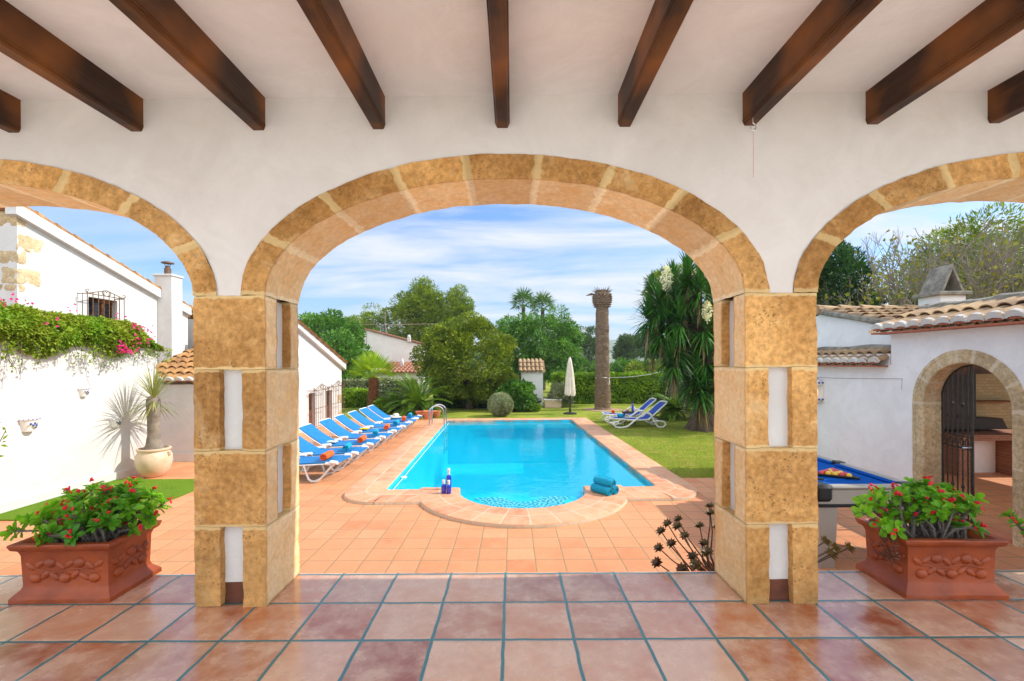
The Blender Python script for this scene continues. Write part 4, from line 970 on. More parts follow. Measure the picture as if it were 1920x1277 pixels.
for i in range(8):
    a = i * 2 * math.pi / 8; grow(Vector((0, 0, .9)), Vector((math.cos(a) * 1.15, math.sin(a) * .7, .95)).normalized(), 1.35, .085, 1)
mb.tube([(0, 0, -.1), (0, 0, 1.0)], [.26, .2], 10)
mb.build('branches', M['bark_pale'], fg, smooth=True)
T = np.array([tuple(q) for q in tips]); nl = 2000; k = rs.randint(0, len(T), nl); k = np.where(T[k][:, 2] > 4.6, rs.randint(0, len(T), nl), k)
P_ = T[k] + unit(nl) * .12; l = .12 * (.6 + .8 * rs.rand(nl)); V, Q = leaf_quads(P_, unit(nl) + np.array([0, 0, -.5]), unit(nl), l, l * .8); mb = MB(); mb.arr(V, Q); mb.build('leaves', M['leaf_yellow'], fg)
bush('laurel_bush', 'green undergrowth behind the ridge of the tiled right roof', at_(1700, 17), (4.6, .9, 2.3), 'leaf_dark2', 110, .5, 26000, .16)
# lawn blades near the pool
n_ = 52000; X = rs.uniform(2.9, 9.5, n_); Y = LAWN_NEAR + (rs.rand(n_) ** 1.6) * 10
keep = (np.abs(X / Y) < 1.05) & (X / Y < .52) & (X > 2.86 - (Y - 8) * .028); X, Y = X[keep], Y[keep]; n_ = len(X)
P_ = np.stack([X, Y, np.full(n_, G - .004)], 1); D_ = unit(n_) * .5 + np.array([0, 0, 1.]); l = .035 * (.5 + rs.rand(n_)); V, Q = leaf_quads(P_, D_, unit(n_), l, .009)
mb = MB(); mb.arr(V, Q); o = mb.build('grass', leafmat('grass_blade', srgb(120, 146, 40), srgb(156, 166, 62), srgb(170, 160, 84), trans=.3)); tag(o, 'short green grass blades growing on the lawn by the pool', 'grass', kind='stuff')
# creeper on the garden wall
GX = -7.12
cr_ = thing('bougainvillea', 'thick green bougainvillea with magenta flowers spilling over the left garden wall', 'creeper', (GX, 7.4, G)); nl = 52000
Yl = rs.uniform(-3.0, 1.75, nl); s_ = (Yl + 3) / 5.05; top = 3.14 - .44 * s_ + .05 * np.sin(Yl * 2.1) - np.clip((Yl - 1.1), 0, 1) * .6; bot = 2.27 + .1 * np.sin(Yl * 5 + 1) + .1 * s_
u = rs.rand(nl); zc = bot + (top - bot) * u; bul = .30 * np.sin(np.pi * np.clip(u * .8 + .1, 0, 1)) * (1 - np.clip((Yl - 1.0), 0, .75))
th_ = rs.rand(nl); Xl = -.05 + bul * (1.0 - 1.6 * th_ ** 3)
clump = np.array([mnoise.noise(Vector((y * 2.6, z * 3.4, 0))) for y, z in zip(Yl, zc)]); Xl += clump * .12; zc += clump * .08; hole_ = np.array([mnoise.noise(Vector((y * 7, z * 9, 4))) for y, z in zip(Yl, zc)]) > .32; zc[hole_] += .04; Xl[hole_] -= .16
P_ = np.stack([Xl, Yl, zc], 1); D_ = unit(nl) + np.array([.5, 0, -.2]); l = .052 * (.6 + .8 * rs.rand(nl)); V, Q = leaf_quads(P_, D_, unit(nl) * .8 + np.array([.9, 0, .6]), l, l * .55); mb = MB(); mb.arr(V, Q); mb.build('foliage', M['leaf_bougain'], cr_)
# hanging tendrils
mb = MB(); mb2 = MB()
for i in range(90):
    y = random.uniform(-3, 2.0); z0 = 2.3; ln = random.uniform(.05, .42) * (.6 + .4 * math.sin(y * 4)); x = random.uniform(.05, .22); pts = [Vector((x, y, z0 + .1)), Vector((x + .05, y + random.uniform(-.05, .05), z0 - ln * .5)), Vector((x + .03, y + random.uniform(-.12, .12), z0 - ln))]
    mb.tube(pts, .004, 4, cap=False); n_ = 14; s = rs.rand(n_)[:, None]; P_ = np.array(pts[0]) * (1 - s) + np.array(pts[2]) * s + unit(n_) * .03; l = .05 * (.6 + .8 * rs.rand(n_)); V, Q = leaf_quads(P_, unit(n_) + np.array([0, 0, -.4]), unit(n_), l, l * .5); mb2.arr(V, Q)
mb.build('stems', M['bark'], cr_); mb2.build('tendrils', M['leaf_bougain'], cr_)
for px, py, k in ((258, 612, 5), (270, 613, 6), (278, 618, 4), (257, 632, 6), (259, 642, 5), (285, 638, 5), (236, 656, 12), (30, 556, 3), (60, 570, 2), (100, 600, 3), (12, 570, 4), (140, 580, 2), (228, 595, 3), (250, 660, 4), (290, 620, 2), (232, 648, 5), (244, 655, 6)):
    a, b = up(px, py); dd = (GX + .34) / a; q = Vector((GX + .30, dd, CZ + b * dd)) - Vector((GX, 7.4, G)); n_ = int(k * 2.2)
    P_ = np.array(q) + rs.normal(size=(n_, 3)) * np.array([.03, .05, .04]); l = np.full(n_, .045); V, Q = leaf_quads(P_, unit(n_), unit(n_) + np.array([1, -.3, .4]), l, l * .85); mb = MB(); mb.arr(V, Q); mb.build('flower_cluster', M['flower_pink'], cr_)
# ---------------------------------------------------------------- barrel tile roofs
def tile_roof(name, parent, mats, o, U, W, nu, length, pitch=.21, row=.36, r=.085, ends=True, mort=True):
    """o: eave corner; U unit vector along the eave; W unit vector up the slope; nu columns"""
    U = Vector(U).normalized(); W = Vector(W).normalized(); Nn = U.cross(W).normalized()
    if Nn.z < 0: Nn = -Nn
    o = Vector(o); mb = MB(); nr = max(1, int(round(length / row)))
    for i in range(nu):
        for k in range(nr):
            jit = mnoise.noise(Vector((i * 3.1, k * 5.3, o.x))) * .012; lift0, lift1 = .03, .0
            ra, rb = r, r * .84
            base = o + U * ((i + .5) * pitch + jit) + W * (k * row)
            V = []; n = 7
            for s, rr, lf in ((0, ra, lift0), (1, rb, lift1)):
                for a in range(n + 1):
                    t_ = math.pi * a / n; V.append(base + W * (s * row * 1.06) + U * (math.cos(t_) * rr) + Nn * (math.sin(t_) * rr * .85 + lf + .02))
            for a in range(n + 1):
                t_ = math.pi * a / n; V.append(base + U * (math.cos(t_) * (ra - .014)) + Nn * (math.sin(t_) * (ra * .85 - .014) + lift0 + .02))
            q = [(a, a + 1, n + 2 + a, n + 1 + a) for a in range(n)] + [(a, 2 * (n + 1) + a, 2 * (n + 1) + a + 1, a + 1) for a in range(n)]
            mb.add(V, q)
            # channel tile
            V = []; cb = o + U * ((i + 1.0) * pitch) + W * (k * row)
            for s, lf in ((0, .012), (1, -.004)):
                for a in range(5):
                    t_ = math.pi * a / 4; V.append(cb + W * (s * row * 1.04) + U * (-math.cos(t_) * pitch * .42) + Nn * (-math.sin(t_) * .035 + lf + .012))
            mb.add(V, [(a, a + 1, 6 + a, 5 + a) for a in range(4)])
    tot = nu * pitch
    rf = mb.build(name, mats, parent)
    if ends:
        e = MB(); f = MB()
        for i in range(nu):
            c = o + U * ((i + .5) * pitch) + Nn * .045 - W * .004
            out = [(math.cos(t_) * r * 1.02, math.sin(t_) * r * .9) for t_ in np.linspace(0, math.pi, 11)]
            inn = [(math.cos(t_) * r * .9, math.sin(t_) * r * .28 - .014) for t_ in np.linspace(math.pi, 0, 11)]
            e.prism(out + inn, -W * .0 + W * .05, c, U, Nn)
            f.prism([(math.cos(t_) * r * .84, math.sin(t_) * r * .26 - .02) for t_ in np.linspace(0, math.pi, 9)], W * .05, c + W * .006, U, Nn)
        e.build('mortar_end', M['white'], parent); f.build('end_tile', M['brick_edge'], parent)
    return rf
def house(name, label, loc=(0, 0, 0), group=None): return thing(name, label, 'house', loc, group=group)
# ---------------------------------------------------------------- right hand house: wall faces -x
XW = 5.6
rh = house('arched_outbuilding', 'white shaded outbuilding with an arched stone doorway behind the pool table')
YN, YC, YE = 3.45, 6.72, 8.95
AO0, AO1, ZSP = 5.10, 6.19, .98          # doorway
cyA, ra_in, ra_out = (AO0 + AO1) / 2, (AO1 - AO0) / 2, (AO1 - AO0) / 2 + .17
EV = 1.95
# main wall with the arched opening, built as a grid of strips round the arch
def arched_wall(x0, x1, y0, y1, ztop, zbot, r_, zs, mat, name, parent):
    mb = MB(); ys = sorted(set([y0, y1] + [cyA + r_ * math.cos(t_) for t_ in np.linspace(0, math.pi, 41)]))
    ys = [y for y in ys if y0 <= y <= y1]
    def zb(y):
        u = (y - cyA) / r_
        return zs + r_ * math.sqrt(max(0, 1 - u * u)) if abs(u) <= 1 + 1e-9 else zbot
    for i in range(len(ys) - 1):
        ya, yb_ = ys[i], ys[i + 1]; m_ = (ya + yb_) / 2; inside = abs(m_ - cyA) < r_
        za, zb_ = (zb(ya), zb(yb_)) if inside else (zbot, zbot)
        V = [(x, y, z) for x in (x0, x1) for y, z in ((ya, za), (yb_, zb_), (yb_, ztop), (ya, ztop))]
        mb.add(V, [(0, 3, 2, 1), (4, 5, 6, 7), (0, 1, 5, 4)])
    return mb.build(name, mat, parent)
arched_wall(XW, XW + .22, YN, YC, EV, G, ra_out - .004, ZSP, M['white_d'], 'wall', rh)
# fill the wall sides beside the surround down to the ground is part of the surround
mb = MB(); att = []; n = 60; segs = [(cyA + 1, None)]
prof = [(ra_out, XW - .008), (ra_out - .045, XW - .012), (ra_out - .05, XW - .004), (ra_out - .06, XW - .012), (ra_in + .012, XW - .012), (ra_in, XW), (ra_in, XW + .12), (ra_in, XW + .24)]
path = [(1, z, None) for z in np.linspace(G, ZSP, 22)] + [(None, None, t_) for t_ in np.linspace(0, math.pi, n)][1:-1] + [(-1, z, None) for z in np.linspace(ZSP, G, 22)]
sjoint = 0
for (sg, z, t_) in path:
    for r_, x in prof:
        if t_ is None: p_ = Vector((x, cyA + sg * r_, z)); jd = min(abs(z - ZSP), abs(z - (ZSP - .62)), abs(z - (G + .3)))
        else: p_ = Vector((x, cyA + r_ * math.cos(t_), ZSP + r_ * math.sin(t_))); jd = min([abs(t_ - q) * .62 for q in (0, .55, 1.05, 1.45, 1.78, 2.2, 2.65, math.pi)])
        mb.v.append(tuple(wobble(p_, .003))); mb.n += 1; att.append(max(1 - jd / .022, -1.5))
k = len(prof)
for i in range(len(path) - 1):
    for a in range(k - 1): mb.f.append((i * k + a, i * k + a + 1, (i + 1) * k + a + 1, (i + 1) * k + a)); mb.m.append(0)
mb.build('arch_surround', M['stone_pale'], rh, att={'joint': att}, smooth=True)
mb = MB(); mb.box((XW + .12, cyA, G + .02), (.24, AO1 - AO0, .04)); mb.build('threshold', M['terracotta_pot'], rh)
# eaves roof over the wall, running along the wall
ridge_x, ridge_z = 6.12, 2.25
wdir = Vector((ridge_x - 5.42, 0, ridge_z - (EV + .03))).normalized()
tile_roof('roof', rh, M['roof'], (5.42, YN - .1, EV + .03), (0, 1, 0), wdir, int((YC + .12 - YN + .1) / .205), .74, .205, .37, .096)
mb = MB(); mb.box((5.53, (YN + YC) / 2 + .05, EV + .012), (.26, YC - YN + .14, .024)); mb.build('eaves_tile', M['brick_edge'], rh)
mb = MB(); pts = [(ridge_x + .05, y, ridge_z + .05 + .01 * math.sin(y * 7)) for y in np.linspace(YN - .1, YC + .1, 26)]; mb.tube(pts, [.085 + .01 * math.sin(i * 2.3) for i in range(26)], 8); mb.build('ridge_mortar', M['lichen'], rh, smooth=True)
mb = MB(); mb.add([(XW, YN, EV - .0), (ridge_x, YN, ridge_z), (ridge_x, YC, ridge_z), (XW, YC, EV)], [(0, 1, 2, 3)]); mb.box((5.87, YC - .06, 1.66), (.5, .12, .62)); mb.build('roof_underside', M['white_d'], rh)
# set back gable wing
gx = 5.98; gz0, gz1 = 2.02, 2.47
mb = MB(); mb.prism([(6.74, 1.5), (8.95, 1.5), (8.95, gz1 - .04), (8.75, gz1), (6.74, gz0 - .05)], (.22, 0, 0), (gx, 0, 0), (0, 1, 0), (0, 0, 1)); mb.build('gable_wall', M['white_d'], rh)
sl = Vector((0, 8.75 - 6.66, gz1 - gz0 + .03)).normalized()
tile_roof('gable_roof', rh, M['roof'], (gx - .1, 6.66, gz0 - .0), (1, 0, 0), sl, 22, 2.18, .215, .36, .088, ends=False)
mb = MB(); 
for i in range(12): 
    x = gx - .12 + i * .42; mb.tube([(x, 8.75, gz1 + .075), (x + .44, 8.75, gz1 + .05)], [.1, .085], 8)
mb.build('ridge_tile', M['roof'], rh, smooth=True)
mb = MB(); mb.tube([(gx - .06, y, gz0 + .0 + (y - 6.66) / (8.75 - 6.66) * (gz1 - gz0) + .03) for y in np.linspace(6.66, 8.75, 12)], .05, 7); mb.build('verge_mortar', M['lichen'], rh, smooth=True)
# lean-to strip of tiles lower down
ez = 1.475; mb = MB(); mb.box((5.79, (YC + YE) / 2 + .02, 1.56), (.36, YE - YC - .02, .2)); mb.box((XW + .11, (YC + YE) / 2 + .001, .5), (.22, YE - YC, 1.99)); mb.build('lean_to_wall', M['white_d'], rh)
wl_ = Vector((.5, 0, .2)).normalized(); tile_roof('lean_to_roof', rh, M['roof'], (5.44, YC + .02, ez + .02), (0, 1, 0), wl_, 11, .56, .2, .3, .083)
mb = MB(); mb.box((5.53, (YC + YE) / 2, ez + .002), (.2, YE - YC - .1, .022)); mb.build('eaves_tile', M['brick_edge'], rh)
mb = MB(); mb.tube([(5.95, y, 1.76 + .012 * math.sin(y * 6)) for y in np.linspace(YC, YE, 18)], .06, 8); mb.build('flashing', M['lichen'], rh, smooth=True)
# chimney with a tent shaped cowl
def cowl(parent, c, sx, sy, h0, h1, mat):
    mb = MB(); mb.box((c[0], c[1], c[2] + h0 / 2), (sx, sy, h0)); ch = mb.build('chimney', M['white_d'], parent)
    mb = MB(); mb.rbox((c[0], c[1], c[2] + h0 + .035), (sx * 1.3, sy * 1.3, .07), .01); mb.build('slab', M['lichen'], ch)
    z0 = c[2] + h0 + .07; mb = MB(); hx = sx * .47; th_ = .045
    mb.prism([(-hx, 0), (0, h1), (0, h1 - th_ * 2.2), (-hx + th_, 0)], (0, sy * 1.0, 0), (c[0], c[1] - sy / 2, z0))
    mb.prism([(hx, 0), (hx - th_, 0), (0, h1 - th_ * 2.2), (0, h1)], (0, sy * 1.0, 0), (c[0], c[1] - sy / 2, z0)); mb.build('cowl', mat, ch)
cwp = dp(1765, 585, 8.75); cowl(rh, (cwp.x, 8.75, 2.38), .47, .47, .40, .52, M['lichen'])
# open kitchen yard behind the doorway
mb = MB(); mb.box((8.4, 6.3, G + .012), (5.2, 5.2, .03)); o = mb.build('yard_floor', M['terrace']); struct(o)
M['cream_brick'] = None
m, t, p = newmat('cream_brick'); v = obc(t); q = N(t, 'ShaderNodeMapping'); q.inputs['Rotation'].default_value = (R(90), 0, 0); L(t, v, q.inputs[0])
bk_ = N(t, 'ShaderNodeTexBrick', inp={'Scale': 4.5, 'Mortar Size': .012}); bk_.inputs['Color1'].default_value = srgb(206, 186, 140); bk_.inputs['Color2'].default_value = srgb(192, 170, 122); bk_.inputs['Mortar'].default_value = srgb(160, 140, 104); L(t, q.outputs[0], bk_.inputs['Vector']); L(t, bk_.outputs['Color'], p.inputs['Base Color']); p.inputs['Roughness'].default_value = .85; M['cream_brick'] = m
m, t, p = newmat('red_brick'); v = obc(t); q = N(t, 'ShaderNodeMapping'); q.inputs['Rotation'].default_value = (R(90), 0, 0); L(t, v, q.inputs[0])
bk_ = N(t, 'ShaderNodeTexBrick', inp={'Scale': 7, 'Mortar Size': .02}); bk_.inputs['Color1'].default_value = srgb(160, 104, 76); bk_.inputs['Color2'].default_value = srgb(140, 86, 62); bk_.inputs['Mortar'].default_value = srgb(176, 156, 130); L(t, q.outputs[0], bk_.inputs['Vector']); L(t, bk_.outputs['Color'], p.inputs['Base Color']); p.inputs['Roughness'].default_value = .85; M['red_brick'] = m
kt = thing('kitchen_shelter', 'roofed outdoor kitchen seen dimly through the arched gate', 'shelter', (0, 0, 0))
mb = MB(); mb.box((9.0, 8.8, .7), (5.0, .16, 2.4)); mb.build('back_wall', M['cream_brick'], kt)
mb = MB(); mb.box((10.9, 7.6, .4), (.16, 2.6, 1.8)); mb.build('side_wall', M['white_d'], kt)
mb = MB(); mb.box((8.9, 7.3, 1.42), (4.0, .12, .16)); mb.build('beam', M['wood'], kt)
mb = MB(); mb.box((9.1, 6.5, 2.12), (3.8, 4.6, .1)); mb.build('roof', M['wood'], kt)
mb = MB(); mb.box((8.0, 8.45, .95), (.72, .5, 1.2)); mb.build('dark_cupboard', simple('dark_wood', srgb(52, 42, 32), srgb(36, 28, 22), 8, .6), kt)
bc = thing('brick_barbecue_counter', 'brick barbecue counter with brick piers and a pale worktop inside the gate', 'counter', (9.0, 8.35, G))
mb = MB()
for x in (-1.05, -.1, .85): mb = MB(); mb.box((x, -.1, .33), (.2, .52, .66)); mb.build('brick_pier', M['red_brick'], bc)
mb = MB(); mb.box((-.1, 0, .71), (2.1, .8, .1)); mb.build('worktop', M['red_brick'], bc)
mb = MB(); mb.box((-.57, .12, .33), (.7, .4, .64)); mb.box((.37, .12, .33), (.7, .4, .64)); mb.build('infill_panel', M['white_d'], bc)
mb = MB(); mb.prism([(-1.0, .80), (.2, .80), (.1, 1.0), (-.9, 1.0)], (0, .3, 0), (-.1, .0, 0)); mb.build('hood', simple('sooty_metal', srgb(60, 54, 46), srgb(40, 36, 32), 8, .6), bc)
mb = MB(); mb.box((9.0, 8.62, .78), (.9, .2, .03)); o = mb.build('wall_shelf', M['wood']); tag(o, 'dark wooden shelf on the cream brick wall seen through the gate', 'shelf')
# wrought iron gate leaf
gt = thing('iron_gate', 'black wrought iron gate leaf standing ajar in the stone arch', 'gate', (XW + .23, AO1 - .02, G), R(-12))
mb = MB(); gw = .52; gh = ZSP + ra_in - G
def arch_h(y): u = (ra_in - .02 + y) / ra_in if 0 else max(-1, min(1, (ra_in + y - .02) / ra_in)); return (ZSP - G) + ra_in * math.sqrt(max(0, 1 - u * u)) - .03
mb.tube([(0, -.01, .03)] + [(0, y, arch_h(y)) for y in np.linspace(-.01, -gw, 14)], .014, 6)
mb.tube([(0, -gw, .03), (0, -gw, arch_h(-gw))], .018, 6); mb.tube([(0, -.01, .05), (0, -gw, .05)], .014, 6); mb.tube([(0, -.01, .95), (0, -gw, .95)], .012, 6); mb.tube([(0, -.01, 1.1), (0, -gw, 1.1)], .012, 6)
mb.build('gate_frame', M['iron'], gt, smooth=True)
for i in range(5):
    y = -.1 - i * .088; mb = MB(); h_ = arch_h(y); mb.tube([(0, y, .05), (0, y, h_)], .0085, 6)
    for zz_ in ((.45, 1.5) if i % 2 else (1.35,)): mb.ell((0, y, zz_), (.02, .02, .026), 8, 6)
    mb.build('bar', M['iron'], gt, smooth=True)
mb = MB()
for i in range(5): y = -.08 - i * .09; mb.tube([(0, y + .034 * math.cos(a), 1.025 + .05 * math.sin(a)) for a in np.linspace(0, 6.28, 12)], .006, 5)
mb.build('scroll', M['iron'], gt, smooth=True)
mb = MB(); mb.tube([(0, -gw, .98), (-.06, -gw - .01, .98), (-.07, -gw + .04, .97)], .012, 6); mb.build('handle', M['steel'], gt, smooth=True)
# ceramic wall lantern, wire
lp = Vector((XW, 8.15, 0)); a, b = up(1540, 733); lz = CZ + b * (XW / a)
la = thing('wall_lantern', 'white and blue ceramic lantern on the shaded wall beside the right pier', 'lantern', (XW, XW / a, lz))
M['ceramic'] = simple('white_ceramic', srgb(232, 230, 226), None, rough=.3); M['cobalt'] = simple('cobalt_paint', srgb(34, 62, 150), srgb(60, 90, 176), 20, .4)
mb = MB()
for s in (-1, 1): mb.lathe([(.005, s * .23), (.03, s * .215), (.085, s * .16), (.1, s * .12), (.085, s * .11)][::s], 8, (-.08, 0, 0))
for k_ in range(4): a_ = math.pi / 4 + k_ * math.pi / 2; mb.box((-.08 + .085 * math.cos(a_), .085 * math.sin(a_), 0), (.02, .02, .24))
mb.box((-.01, 0, 0), (.02, .16, .4)); mb.build('lantern_body', M['ceramic'], la)
mb = MB()
for s in (-1, 1):
    for k_ in range(7): a_ = k_ * .9; mb.ell((-.08 + .088 * math.cos(a_), .088 * math.sin(a_), s * .15), (.022, .022, .018), 6, 4)
    mb.lathe([(.034, s * .2), (.034, s * .225)][::s], 8, (-.08, 0, 0))
mb.build('blue_decoration', M['cobalt'], la)
mb = MB(); mb.lathe([(.016, -.1), (.018, 0), (.012, .03), (.001, .05)], 8, (-.08, 0, 0)); m, t, p = newmat('small_warm_bulb'); p.inputs['Emission Color'].default_value = (1, .55, .2, 1); p.inputs['Emission Strength'].default_value = .5; mb.build('bulb', m, la)
mb = MB(); mb.tube([(XW - .01, y, 1.3 - .04 * math.sin((y - 6.5) / 3.6 * math.pi)) for y in np.linspace(6.52, 8.9, 10)], .0025, 4); mb.tube([(XW - .01, 6.52, 1.3), (XW - .03, 6.5, 1.28), (XW - .02, 6.52, 1.14)], .002, 4)
o = mb.build('wall_wire', M['rust']); tag(o, 'thin grey wire strung along the shaded white wall', 'wire')

# ---------------------------------------------------------------- left garden wall and houses
gw_ = thing('garden_wall', 'sunlit white garden wall on the left below the bougainvillea', 'wall', (0, 0, 0))
mb = MB(); mb.box((-7.28, 6.26, .7), (.28, 5.72, 2.42)); mb.build('wall', M['white'], gw_)
mb = MB(); mb.box((-7.12, 6.25, G + .07), (.06, 5.7, .14)); mb.build('plinth', M['white'], gw_)
an = thing('low_annex', 'low white annex with a weathered ochre tiled roof behind the potted pony tail palm', 'annex', (0, 0, 0))
mb = MB(); mb.prism([(9.7, G), (12.15, G), (12.15, 2.0), (9.7, 1.13)], (-2.3, 0, 0), (-5.85, 0, 0), (0, 1, 0), (0, 0, 1)); mb.build('wall', M['white'], an)
mb = MB(); mb.box((-7.0, 9.69, G + .09), (2.3, .06, .18)); mb.build('plinth', M['white'], an)
sl = Vector((0, 2.6, .95)).normalized(); tile_roof('roof', an, M['roof_gold'], (-8.2, 9.62, 1.17), (1, 0, 0), sl, 11, 2.75, .21, .36, .088)
mb = MB(); mb.box((-7.2, 12.35, .9), (2.3, .3, 2.8)); mb.build('rear_wall', M['white'], an)
mb = MB(); mb.box((-7.2, 12.32, 2.33), (2.36, .4, .06)); mb.build('rear_wall_coping', M['roof_gold'], an)
# upper left house
lh = house('gabled_house', 'tall white house with stone quoins, iron window grille and white chimney on the left')
HX = -8.7; hy0, hy1 = dp(33, 500, 1).x, 0
def yx(px, x): return x / up(px, 600)[0]
Y0, Y1 = yx(33, HX), yx(298, HX) + .1
zA = CZ + up(50, 407)[1] * yx(50, HX); zB = CZ + up(290, 548)[1] * yx(290, HX); sA, sB = yx(50, HX), yx(290, HX)
def zr_(y): return zA + (zB - zA) * (y - sA) / (sB - sA)
wy0, wy1, wz1 = yx(166, HX), yx(205, HX) + .2, CZ + up(185, 559)[1] * yx(185, HX)
mb = MB(); yy = [Y0, wy0, wy1, Y1 + .9]
for i in range(3):
    a, b = yy[i], yy[i + 1]; bot = wz1 if i == 1 else G
    mb.prism([(a, bot), (b, bot), (b, zr_(b)), (a, zr_(a))], (-.3, 0, 0), (HX, 0, 0), (0, 1, 0), (0, 0, 1))
mb.prism([(wy0, G), (wy1, G), (wy1, 1.9), (wy0, 1.9)], (-.3, 0, 0), (HX, 0, 0), (0, 1, 0), (0, 0, 1))
mb.box((HX - 3.3, Y0 + .14, 1.9), (6.0, .28, 4.85)); mb.build('wall', M['white'], lh)
mb = MB(); mb.prism([(Y0 - .1, zr_(Y0 - .1) - .1), (Y1 + .9, zr_(Y1 + .9) - .1), (Y1 + .9, zr_(Y1 + .9) + .1), (Y0 - .1, zr_(Y0 - .1) + .1)], (-.2, 0, 0), (HX + .1, 0, 0), (0, 1, 0), (0, 0, 1)); mb.build('cornice', M['white'], lh)
mb = MB(); 
for i in range(14):
    y = Y0 - .1 + i * .36; mb.tube([(HX + .02, y, zr_(y) + .12), (HX + .02, y + .38, zr_(y + .38) + .1)], [.085, .07], 8)
mb.build('verge_tile', M['roof_gold'], lh, smooth=True)
mb = MB(); mb.prism([(Y0 - .1, zr_(Y0 - .1)), (Y1 + .8, zr_(Y1 + .8)), (Y1 + .8, zr_(Y1 + .8) + .09), (Y0 - .1, zr_(Y0 - .1) + .09)], (-6, 0, 0), (HX - .1, 0, 0), (0, 1, 0), (0, 0, 1)); mb.build('roof', M['roof_gold'], lh)
att = []; qs = MB()
for (py0, py1, ln, ls) in ((396, 424, .13, .6), (438, 468, .42, .0), (468, 494, .16, .6), (501, 532, .40, .28), (532, 546, .12, .7)):
    z1_, z0_ = CZ + up(33, py0)[1] * Y0, CZ + up(33, py1)[1] * Y0
    rough_box(qs, HX - max(ls, .02), HX + .012, Y0 - .012, Y0 + ln, z0_, z1_, res=.05, rr=.03, amp=.03, jf=lambda p_: -3, att=att)
qs.build('quoin', M['stone_pale'], lh, att={'joint': att}, smooth=True)
# window: recess with dark panes and brown frame, and a projecting grille
mb = MB(); mb.box((HX - .16, (wy0 + wy1) / 2, (1.9 + wz1) / 2), (.03, wy1 - wy0, wz1 - 1.9)); w_ = mb.build('window', simple('window_glass_dark', srgb(44, 46, 48), srgb(26, 26, 28), 3, .15), lh)
mb = MB()
for s in np.linspace(0, 1, 4): mb.box((HX - .13, wy0 + (wy1 - wy0) * s, (1.9 + wz1) / 2), (.03, .07 if s in (0, 1) else .06, wz1 - 1.9))
mb.box((HX - .125, (wy0 + wy1) / 2, wz1 - .04), (.03, wy1 - wy0, .08)); mb.build('window_frame', M['wood'], w_)
def grille(parent, x, ya, yb, z0, z1, nb=8, dep=.16, gab=.14, nm='window_grille'):
    mb = MB(); xo = x + dep; ym = (ya + yb) / 2
    for y in (ya, yb):
        mb.tube([(x, y, z0), (xo, y, z0)], .009, 4); mb.tube([(x, y, z1), (xo, y, z1)], .009, 4); mb.tube([(x + dep * .5, y, z0), (x + dep * .5, y, z1)], .007, 4)
    for y in np.linspace(ya, yb, nb): mb.tube([(xo, y, z0), (xo, y, z1 + (.05 if y in (ya, yb) else gab * (1 - abs(y - ym) / (ym - ya)) * .9))], .008, 5)
    for z in (z0, z0 + (z1 - z0) * .5, z1): mb.tube([(xo, ya, z), (xo, yb, z)], .009, 5)
    mb.tube([(xo, ya, z1), (xo, ym, z1 + gab), (xo, yb, z1)], .009, 5)
    for s in (-1, 1):
        for c_, rr in (((ym + s * .05), .05), (ya if s < 0 else yb, .035)): mb.tube([(xo, c_ + rr * math.cos(a) * s, z1 + (gab * .5 if rr > .04 else .05) + rr * math.sin(a)) for a in np.linspace(-2, 3, 10)], .007, 5)
    return mb.build(nm, M['rust'], parent, smooth=True)
ga, gb = yx(164, HX + .2), yx(233, HX + .2); grille(lh, HX, ga, gb, 1.95, CZ + up(200, 553)[1] * (ga + gb) / 2 - .03, 8, .2, .12)
# chimney on the gable's low end
c0, c1 = yx(322, HX + .35), yx(342, HX + .35)
mb = MB(); zt = CZ + up(322, 517)[1] * c0; mb.box((HX + .14, (c0 + c1) / 2, (zt + G) / 2), (.42, c1 - c0, zt - G)); ch = mb.build('chimney', M['white'], lh)
mb = MB(); mb.rbox((HX + .14, (c0 + c1) / 2, zt + .02), (.48, c1 - c0 + .06, .05), .01); mb.build('chimney_cap', M['white'], ch)
mb = MB(); cm_ = (c0 + c1) / 2 - .0; mb.lathe([(.075, 0), (.075, .17), (.055, .19), (.055, .24)], 12, (HX + .12, cm_, zt + .04)); mb.lathe([(.14, .3), (.13, .33), (.02, .36)], 12, (HX + .12, cm_, zt + .04))
for k_ in range(3): a_ = k_ * 2.1; mb.tube([(HX + .12 + .05 * math.cos(a_), cm_ + .05 * math.sin(a_), zt + .26), (HX + .12 + .08 * math.cos(a_), cm_ + .08 * math.sin(a_), zt + .35)], .008, 4)
mb.build('flue', M['rust'], ch, smooth=True)
mb = MB(); 
for k_ in (0, .09): mb.tube([(-8.0, 12.5, 2.42 - k_), (-5, 20, 2.45 - k_), (-2, 30, 2.6 - k_)], .012, 4)
# second left house by the loungers
h2 = house('whitewashed_house', 'white house with barred double doors behind the row of loungers')
X2 = -6.35; f2 = lambda px: yx(px, X2)
YA, YB2 = 12.7, f2(640); zr0, zr1 = CZ + up(566, 622)[1] * f2(566), CZ + up(638, 682)[1] * f2(638)
zr2 = lambda y: zr0 + (zr1 - zr0) * (y - f2(566)) / (f2(638) - f2(566))
wins = [(f2(578), f2(590.5)), (f2(611), f2(622))]; wtop = [CZ + up(585, 737)[1] * f2(585), CZ + up(616, 732)[1] * f2(616)]; wbot = G + .08
mb = MB(); ye = [YA, wins[0][0], wins[0][1], wins[1][0], wins[1][1], YB2]
for i in range(5):
    a, b = ye[i], ye[i + 1]; bot = wtop[i // 2] if i % 2 else G
    mb.prism([(a, bot), (b, bot), (b, zr2(b)), (a, zr2(a))], (-.3, 0, 0), (X2, 0, 0), (0, 1, 0), (0, 0, 1))
